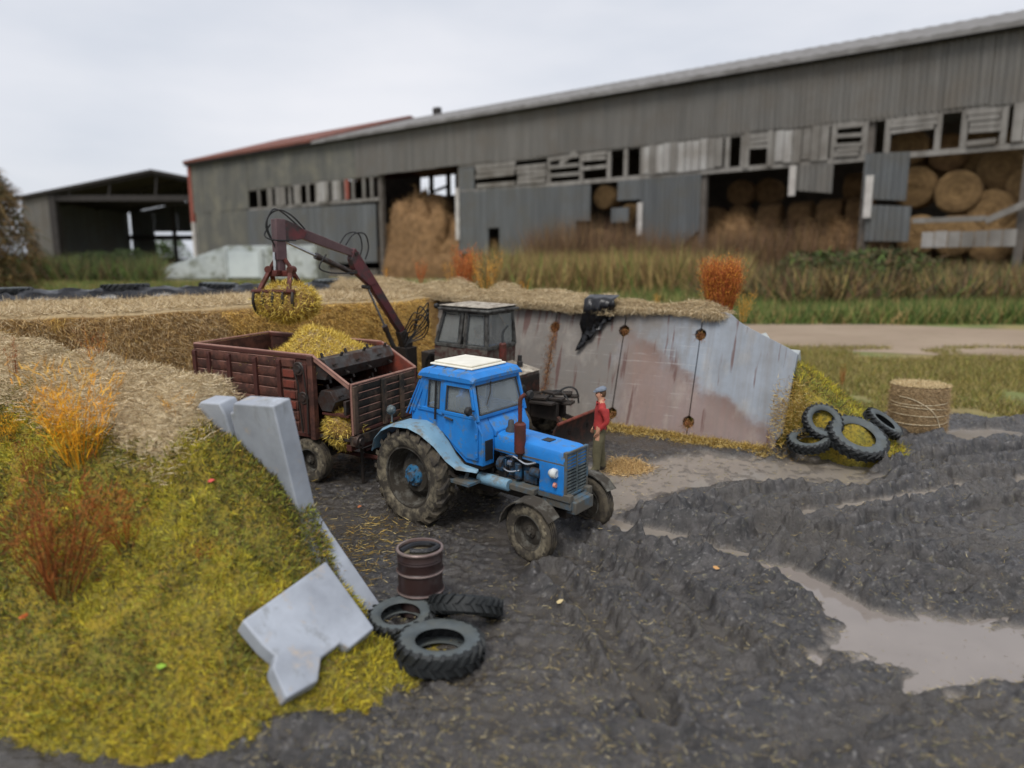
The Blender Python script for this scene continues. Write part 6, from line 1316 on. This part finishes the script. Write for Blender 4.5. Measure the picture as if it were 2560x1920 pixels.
def man():
    p = on_yard(1497, 1183); mw = yard_matrix(p.x, p.y, 184, .0)
    root = thing('person', 'man in red shirt, olive trousers and grey flat cap, hand in pocket', 'person', mat=mw)
    N = {'pelvis': ((0, 0, .92), (.15, .115)), 'waist': ((.01, 0, 1.06), (.145, .11)), 'chest': ((.0, 0, 1.25), (.165, .12)), 'neckb': ((-.02, 0, 1.4), (.1, .085)), 'neck': ((-.01, 0, 1.47), .055), 'jaw': ((.025, 0, 1.53), (.062, .066)), 'head': ((.005, 0, 1.6), (.082, .095)), 'crown': ((-.01, 0, 1.67), (.068, .075)), 'nose': ((.102, 0, 1.578), .014)}
    E_ = [('pelvis', 'waist'), ('waist', 'chest'), ('chest', 'neckb'), ('neckb', 'neck'), ('neck', 'jaw'), ('jaw', 'head'), ('head', 'crown'), ('jaw', 'nose')]
    for sg, k in ((-1, 'r'), (1, 'l')):
        N.update({k + 'sh': ((-.02, sg * .185, 1.36), .068), k + 'el': ((-.09, sg * .25, 1.1), .05), k + 'wr': ((.06, sg * .2, .93), .031), k + 'hip': ((.01 * sg, sg * .095, .84), .112), k + 'kn': ((.02 + .05 * sg, sg * .1, .48), .08), k + 'an': ((-.02 + .09 * sg, sg * .11, .1), .062), k + 'he': ((-.05 + .09 * sg, sg * .11, .04), .045), k + 'toe': ((.16 + .09 * sg, sg * .13, .035), (.048, .034))})
        E_ += [('neckb', k + 'sh'), (k + 'sh', k + 'el'), (k + 'el', k + 'wr'), ('pelvis', k + 'hip'), (k + 'hip', k + 'kn'), (k + 'kn', k + 'an'), (k + 'an', k + 'he'), (k + 'an', k + 'toe')]
        fingers(N, E_, k + 'wr', (.09, sg * .19, .875), (.25, -sg * .1, -1), (1, 0, .2), .6)
    def zone(c):
        if c.z > 1.445: return 0
        for sg in (-1, 1):
            if (c - Vector((.1, sg * .2, .86))).length < .13 and abs(c.y) > .14 and c.x > .04: return 0
        if c.z > .93 or (abs(c.y) > .2 and c.z > .9): return 1
        return 2 if c.z > .12 else 3
    skin_body('body', N, E_, 'pelvis', root, ['skin', 'shirt', 'trous', 'boot'], zone)
    MB().lathe([(.158, .905), (.162, .93), (.158, .955)], 20, (0, 0, 0), 'z').build('belt', M['boot'], root).scale = (.84, 1.08, 1)
    MB().tube([(.06, -.07, 1.43), (.075, 0, 1.40), (.06, .07, 1.43), (-.03, .085, 1.47), (-.08, 0, 1.48), (-.03, -.085, 1.47)], .016, 6, closed=True).build('collar', M['shirt'], root)
    head_parts(root, (.005, 0, 1.6), 0); return root
man()
def driver():
    mw = ld.matrix_world @ Matrix.Translation((.3, -.02, 1.58)) @ Matrix.Rotation(math.pi, 4, 'Z')
    root = thing('person', 'driver in grey seated inside the loader cab reaching for levers', 'person', mat=mw)
    N = {'pelvis': ((0, 0, .1), (.14, .12)), 'chest': ((.03, 0, .42), (.16, .12)), 'neckb': ((.03, 0, .56), (.09, .08)), 'neck': ((.04, 0, .63), .05), 'jaw': ((.06, 0, .69), (.06, .064)), 'head': ((.045, 0, .77), (.08, .09)), 'crown': ((.03, 0, .83), .066)}
    E_ = [('pelvis', 'chest'), ('chest', 'neckb'), ('neckb', 'neck'), ('neck', 'jaw'), ('jaw', 'head'), ('head', 'crown')]
    for sg, k in ((-1, 'r'), (1, 'l')):
        N.update({k + 'sh': ((.03, sg * .18, .52), .065), k + 'el': ((.2, sg * .24, .3), .047), k + 'wr': ((.42, sg * .2, .4), .03), k + 'hip': ((.08, sg * .1, .06), .09), k + 'kn': ((.42, sg * .12, .08), .065), k + 'an': ((.42, sg * .12, -.12), .045)})
        E_ += [('neckb', k + 'sh'), (k + 'sh', k + 'el'), (k + 'el', k + 'wr'), ('pelvis', k + 'hip'), (k + 'hip', k + 'kn'), (k + 'kn', k + 'an')]
        fingers(N, E_, k + 'wr', (.48, sg * .2, .43), (1, 0, .2), (0, 1, 0), .6)
    skin_body('body', N, E_, 'pelvis', root, ['skin', 'grey_cl'], lambda c: 0 if c.z > .6 or (c.x > .43 and c.z > .3) else 1)
    head_parts(root, (.045, 0, .77), 0, True, 'boot')
driver()

# ================================================================== LOOSE THINGS
# barrel
p = on_yard(1053, 1520); bar = thing('oil_drum', 'dark brown steel drum with worn hoops standing by the tyres', 'barrel', (p.x, p.y, float(surf(p.x, p.y)[0]) - .03))
prof = [(.27, 0), (.285, .02), (.28, .05), (.275, .08), (.275, .26), (.29, .28), (.275, .3), (.275, .52), (.29, .54), (.275, .56), (.275, .66), (.282, .675), (.275, .69), (.282, .705), (.275, .72), (.275, .8)]
MB().lathe(prof + [(.262, .8), (.262, .05), (.001, .05)], 40, ax='z').build('drum_body', M['barrel'], bar)
for z in (.28, .54): MB().lathe([(.29, -.014), (.297, 0), (.29, .014), (.28, 0)], 40, (0, 0, z), 'z', True).build('hoop', M['barrel_rim'], bar)
MB().lathe([(.275, -.012), (.29, -.008), (.294, .01), (.285, .022), (.262, .02), (.26, -.01)], 40, (0, 0, .8), 'z', True).build('rim', M['barrel_rim'], bar)
MB().lathe([(.001, .70), (.262, .70)], 30, ax='z').build('contents', pm('drum_contents', rgb(98, 92, 76), rgb(150, 140, 112), 5, .4), bar)
rr = random.Random(2); MB().tube(spline([(-.23, -.08, .79), (-.1, .1, .8), (.1, .16, .79), (.22, .05, .8), (.1, -.02, .77), (-.12, -.02, .77)], 5), .035, 7).build('bunched_rag', M['plastic'], bar)
# tyres
def tyre(u, v, R, W, rim, label, tilt=(0, 0, 0), lift=0.0, lugs=22, group=None, at=None, lh=.035):
    o = tyre_mb(R, W, rim, lugs, lh, False, 44).build('tyre', [M['tyre'], M['tyre_dk']]); p = Vector(at) if at else drop(u, v)
    if not at: p.z = float(np.median(surf(p.x + np.cos(np.arange(12)) * R, p.y + np.sin(np.arange(12)) * R)))
    o.rotation_euler = (math.pi / 2 + tilt[0], tilt[1], tilt[2]); o.location = (p.x, p.y, p.z + W * .46 + lift)
    o.rotation_mode = 'XYZ'
    m = Matrix.Rotation(tilt[2], 4, 'Z') @ Matrix.Rotation(tilt[0], 4, 'X') @ Matrix.Rotation(tilt[1], 4, 'Y') @ Matrix.Rotation(math.pi / 2, 4, 'X'); m.translation = o.location; o.matrix_world = m
    return tag(o, label, 'tyre', group)
tyre(1100, 1652, .47, .26, .28, 'large grey tyre lying flat below the drum, biggest of its trio', (R_(-3), R_(2), 0), .0, lh=.03)
tyre(1003, 1572, .37, .2, .24, 'smaller grey tyre lying between the drum and the slab corner', (R_(4), R_(-3), .4), .02)
tyre(1165, 1553, .42, .22, .25, 'grey tyre leaning low in the mud behind the largest loose tyre', (R_(-30), R_(6), .1), .1)
tyre(2022, 1136, .42, .22, .26, 'dark tyre lying tilted at the wall end beneath another tyre', (R_(14), R_(-14), 0), .12)
tyre(2140, 1122, .58, .26, .35, 'big dark tyre leaning on the pile, facing the yard', (R_(30), R_(6), 0), .2)
tyre(2054, 1092, .38, .19, .25, 'tyre standing upright against the mossy bank', (R_(52), R_(-4), R_(8)), .16)
tyre(2205, 1086, .4, .2, .24, 'tyre half hidden beside the round bale', (R_(24), R_(26), 0), .12)
for i, (f, R, lab) in enumerate(((.345, .72, 'tyre weighing down the black sheet nearest the dry willow'), (.50, .62, 'tyre on the black sheet near the pale ramp'), (.63, .55, 'tyre on the black sheet behind the grab'), (.83, .6, 'tyre on the black sheet below the boom'), (.235, .6, 'tyre on the sheet edge at the end of the clamp'))):
    s_, w_ = te(f); q = sw(s_ - .35, w_); tyre(0, 0, R, .24, R * .6, lab, (R_(rnd.uniform(-4, 4)), R_(rnd.uniform(-4, 4)), 0), .0, at=(q.x, q.y, float(sil_top(s_, min(w_, 11))) + .12), group='tyres weighting the silage sheet')
# round bale with twine
t = NT('round_bale_hay'); n2 = t.noise(16, t.co((1, 1, 2.5)), 6, .7); t.col(t.mix(t.ramp(n2, .35, .68), rgb(176, 152, 116), rgb(128, 106, 78))); t.rough(.95); t.bump(n2, .9, .05); M['rbale'] = t.m
p = on_yard(2290, 1072); bz = float(surf(p.x, p.y)[0]) - .03; bl_ = thing('round_bale', 'upright round straw bale wound with pale twine beside the tyres', 'bale', (p.x, p.y, bz)); RB, HB = .6, 1.05
m = MB(); m.lathe([(.001, 0), (RB * .95, 0), (RB, .06), (RB * 1.01, HB * .5), (RB, HB - .08), (RB * .93, HB), (RB * .5, HB + .03), (.001, HB + .03)], 44, ax='z'); rr = random.Random(3); m.v = [(x * (1 + rr.uniform(-.012, .012)), y * (1 + rr.uniform(-.012, .012)), z + rr.uniform(-.012, .012)) for x, y, z in m.v]; m.build('straw_roll', M['rbale'], bl_)
n = 15000; a = RNG.uniform(0, 6.283, n); top = RNG.random(n) < .42; r = np.where(top, RB * np.sqrt(RNG.random(n)), RB); z = np.where(top, HB + .02, RNG.random(n) * HB)
P = np.stack([np.cos(a) * r, np.sin(a) * r, z], 1); D = np.stack([np.where(top, 0, np.cos(a) * .3), np.where(top, 0, np.sin(a) * .3), np.where(top, .2, 0)], 1) + RNG.normal(size=(n, 3)) * .5
D[:, 2] = np.where(top, np.abs(D[:, 2]) * .3, D[:, 2] * .5)
pal = np.where(top, RNG.integers(0, 3, n), RNG.integers(2, 6, n)); o = strands('loose_straw', P, D, RNG.uniform(.05, .13, n), .007, pick(n, [rgb(216, 198, 158), rgb(202, 182, 142), rgb(184, 160, 120), rgb(164, 138, 102), rgb(142, 118, 86), rgb(176, 150, 114)], .18, idx=pal), M['strand'], .5, bl_); o['kind'] = 'stuff'
for z, tl_ in ((.22, .03), (.4, .0), (.56, -.03), (.7, .05)):
    MB().tube([((RB + .012) * math.cos(k * math.pi / 20), (RB + .012) * math.sin(k * math.pi / 20), z + tl_ * math.sin(k * math.pi / 20 + 1)) for k in range(40)], .011, 5, closed=True).build('twine', M['twine'], bl_)
g = lambda u, v, zz: Vector(on_yard(u, v)) - Vector((p.x, p.y, bz))
def on_side(ang, z): return Vector(((RB + .02) * math.cos(R_(ang)), (RB + .02) * math.sin(R_(ang)), z))
e1 = on_yard(2308, 1100) - Vector((p.x, p.y, bz)); e2 = on_yard(2210, 1104) - Vector((p.x, p.y, bz))
MB().tube(spline([on_side(200, .82), on_side(230, .78), on_side(258, .62), on_side(275, .44), on_side(285, .25), on_side(284, .05) + Vector((0, -.05, 0)), e1 + Vector((0, 0, .03)), e1 * .5 + e2 * .5 + Vector((0, 0, .03)), e2 + Vector((0, 0, .03))], 6), .012, 5).build('loose_twine', M['twine'], bl_)
# black film over the wall
def wallpt(s, q, d=0.0): f = lean(T_R, .15)(s, q, 0); return wall_matrix(0, 9.47, False) @ Vector((f[0], f[1] - .03 - d, f[2]))
rows = []
for i in range(15):
    f = i / 14; s0 = -2.08 + f * .82; drp = .85 * (1 - f) ** 1.1 + .42 + .1 * (i % 2) * .3
    row = []
    for j in range(12):
        g_ = j / 11; row.append(wallpt(s0 - .12 * g_ + .05 * math.sin(i * 1.7 + j), 3.02 - g_ * drp, .05 * abs(math.sin(i * 1.9 + j * .8)) + .06 + .42 * max(0, 1 - g_ * 1.5)) if j > 1 else wallpt(s0, 3.06 + .1 * (1 - j), (.1, .4)[j] + .03 * math.sin(i)))
    rows.append(row)
A = np.array([[tuple(q) for q in r] for r in rows]); o = grid_obj('torn_film', A[:, :, 0], A[:, :, 1], A[:, :, 2], M['plastic']); tag(o, 'torn black plastic film hanging over the stained wall top', 'film'); so = o.modifiers.new('thick', 'SOLIDIFY'); so.thickness = .008
# dry orange plants
def plant(name, base_, h, r, n, cols, label, cat='dry plant', tufts=1.0, spread=.35, grp=None):
    root = thing(name, label, cat, base_, 0, grp); ns = max(5, int(n / 26)); a = RNG.uniform(0, 6.283, ns); tl_ = RNG.random(ns) ** .5 * spread
    P = np.stack([np.cos(a) * r * .35 * RNG.random(ns), np.sin(a) * r * .35 * RNG.random(ns), np.full(ns, -.05)], 1); D = np.stack([np.cos(a) * tl_, np.sin(a) * tl_, np.ones(ns)], 1); Ls = h * RNG.uniform(.65, 1.05, ns)
    strands('stem', P, D, Ls, .009 * max(.5, h), pick(ns, [tuple(x * .75 for x in c) for c in cols], .15), M['strand'], .3, root)
    i = RNG.integers(0, ns, n); f = .2 + .8 * RNG.random(n) ** .8; Dn = D / np.linalg.norm(D, axis=1, keepdims=True)
    Q = P[i] + Dn[i] * (Ls[i] * f)[:, None] + RNG.normal(size=(n, 3)) * r * .09; E2 = Dn[i] * .8 + RNG.normal(size=(n, 3)) * .55; E2[:, 2] = np.abs(E2[:, 2])
    strands('twigs', Q, E2, h * RNG.uniform(.04, .13, n) * tufts, .006 * max(.7, h), pick(n, cols, .2), M['strand'], .6, root)
    for c_ in kids(root): c_['kind'] = 'stuff'
    return root
OR = [rgb(184, 100, 50), rgb(162, 84, 44), rgb(198, 122, 64), rgb(140, 70, 38)]; OY_ = [rgb(214, 152, 60), rgb(200, 134, 48), rgb(222, 170, 80)]; RB_ = [rgb(150, 82, 40), rgb(128, 66, 34), rgb(166, 98, 48)]; YO = [rgb(226, 160, 30), rgb(214, 142, 24), rgb(236, 178, 50)]
def wtop(u, v, w=10.75, z=2.75):
    q = on_plane(u, v, sw(0, w), (NX, NY, 0)); return q
def on_top(u, w, dz=0.0):
    q = wtop(u, 780, w); s_, _ = to_sw(q.x, q.y); return (q.x, q.y, base(q.x, q.y) + float(hz(s_, w)) + dz)
plant('orange_shrub', on_top(1800, 10.95), 1.25, .8, 15000, OR + OY_[:1], 'dense bright orange shrub on the bank behind the wall', 'shrub', .7, .26)
plant('orange_shrub', on_top(1858, 11.0, -.2), .75, .3, 500, OY_, 'thin yellow orange sprig beside the dense orange shrub', 'shrub')
plant('orange_shrub', on_top(1165, 11.1, .1), 1.25, .7, 2600, OR[:3], 'red orange shrub rising from the hay on the wall', 'shrub', .8, .25); plant('orange_shrub', on_top(1215, 11.1, .1), 1.15, .5, 500, OY_, 'pale orange branching weed beside the red orange shrub', 'shrub', 1, .5); plant('orange_shrub', on_top(1130, 11.2, .1), .9, .3, 260, OY_, 'small faded weed left beside the red orange shrub'.replace('left ', ''), 'shrub')
plant('orange_weed', on_top(1053, 11.2, .15), .8, .22, 700, OR[:3], 'small red orange weed on the hay near the boom', 'weed'); plant('orange_weed', on_top(966, 11.2, .2), .5, .2, 260, OY_, 'tiny golden weed on the hay below the boom', 'weed')
plant('orange_weed', on_top(1311, 11.0, .05), .5, .2, 320, OY_, 'tiny orange weed above the loader cab', 'weed'); plant('orange_weed', on_top(1642, 10.8, .05), .38, .18, 220, OY_, 'yellow weed sprig on the wall top near the film', 'weed'); plant('orange_weed', on_top(1410, 10.9), .22, .15, 120, OY_, 'faint golden sprig on the thick hay strip', 'weed')
plant('orange_weed', tuple(drop(2105, 960)), .85, .18, 420, RB_ + OR[:1], 'tall thin rusty weed on the bank behind the bale', 'weed', .7, .12)
plant('rusty_plant', tuple(drop(150, 1480)), 1.45, .6, 1300, [rgb(138, 78, 34), rgb(116, 62, 30), rgb(160, 96, 44)], 'large rusty brown dry plant on the mossy slope', 'dry plant', 1.15, .6)
plant('rusty_plant', tuple(drop(315, 1375)), .8, .2, 500, [rgb(170, 92, 34), rgb(150, 76, 30)], 'leaning rust brown stalk on the mossy slope', 'dry plant', .7, .5)
plant('yellow_plant', tuple(drop(205, 1160)), 1.35, .5, 1000, YO, 'bright orange yellow dry plant on the embankment crest', 'dry plant', 1.15, .4); plant('yellow_plant', tuple(drop(445, 1045)), .38, .2, 360, YO, 'small orange yellow plant beside the hay drape', 'dry plant', 1, .5)
plant('yellow_plant', tuple(drop(15, 1100)), .5, .3, 500, YO, 'orange yellow tuft at the far hay edge of the embankment', 'dry plant'); plant('rusty_plant', tuple(drop(35, 960)), .75, .16, 320, RB_, 'thin brown stalk in the hay of the crest', 'dry plant', .7, .2); plant('rusty_plant', tuple(drop(240, 930)), .8, .2, 300, RB_ + OY_[:1], 'slim tan weed in front of the silage face', 'dry plant', .8, .3)
plant('rusty_plant', tuple(drop(85, 1200)), .7, .3, 500, RB_, 'faded brown weed among the moss near the crest', 'dry plant', .8, .4); plant('rusty_plant', tuple(drop(505, 1400)), .28, .2, 200, RB_, 'small reddish tuft in the moss below the wall', 'dry plant')
# clods and leaves
for i, (u, v) in enumerate(((1185, 1315), (1120, 1290), (1830, 1300), (1950, 1275), (1620, 1720), (1400, 1880))): pass
LEAF = [((530, 1215), rgb(214, 88, 78), 'small pink red leaf lying on the moss'), ((405, 1680), rgb(150, 190, 60), 'bright green leaf lying on the moss'), ((60, 1555), rgb(206, 104, 52), 'orange leaf lying low on the mossy slope'), ((900, 1275), rgb(184, 112, 72), 'curled tan leaf in the mud near the rear wheel'), ((1790, 1430), rgb(196, 148, 92), 'tan leaf scrap in the churned mud'), ((1400, 1515), rgb(210, 190, 140), 'pale leaf scrap in the mud by the tyres')]
for (u, v), c_, lab in LEAF:
    q = drop(u, v); m = MB(); n = 8; m.add([(.045 * math.cos(k * math.pi / 4) * (1 + .2 * (k % 2)), .03 * math.sin(k * math.pi / 4), .012 * math.cos(k * 1.7)) for k in range(n)] + [(0, 0, .03)], [(k, (k + 1) % n, n) for k in range(n)]); o = m.build('fallen_leaf', pm('leaf_' + lab[:6], c_), None); o.location = q + Vector((0, 0, .06)); o.rotation_euler = (rnd.uniform(-.3, .3), rnd.uniform(-.3, .3), rnd.uniform(0, 6)); tag(o, lab, 'leaf')
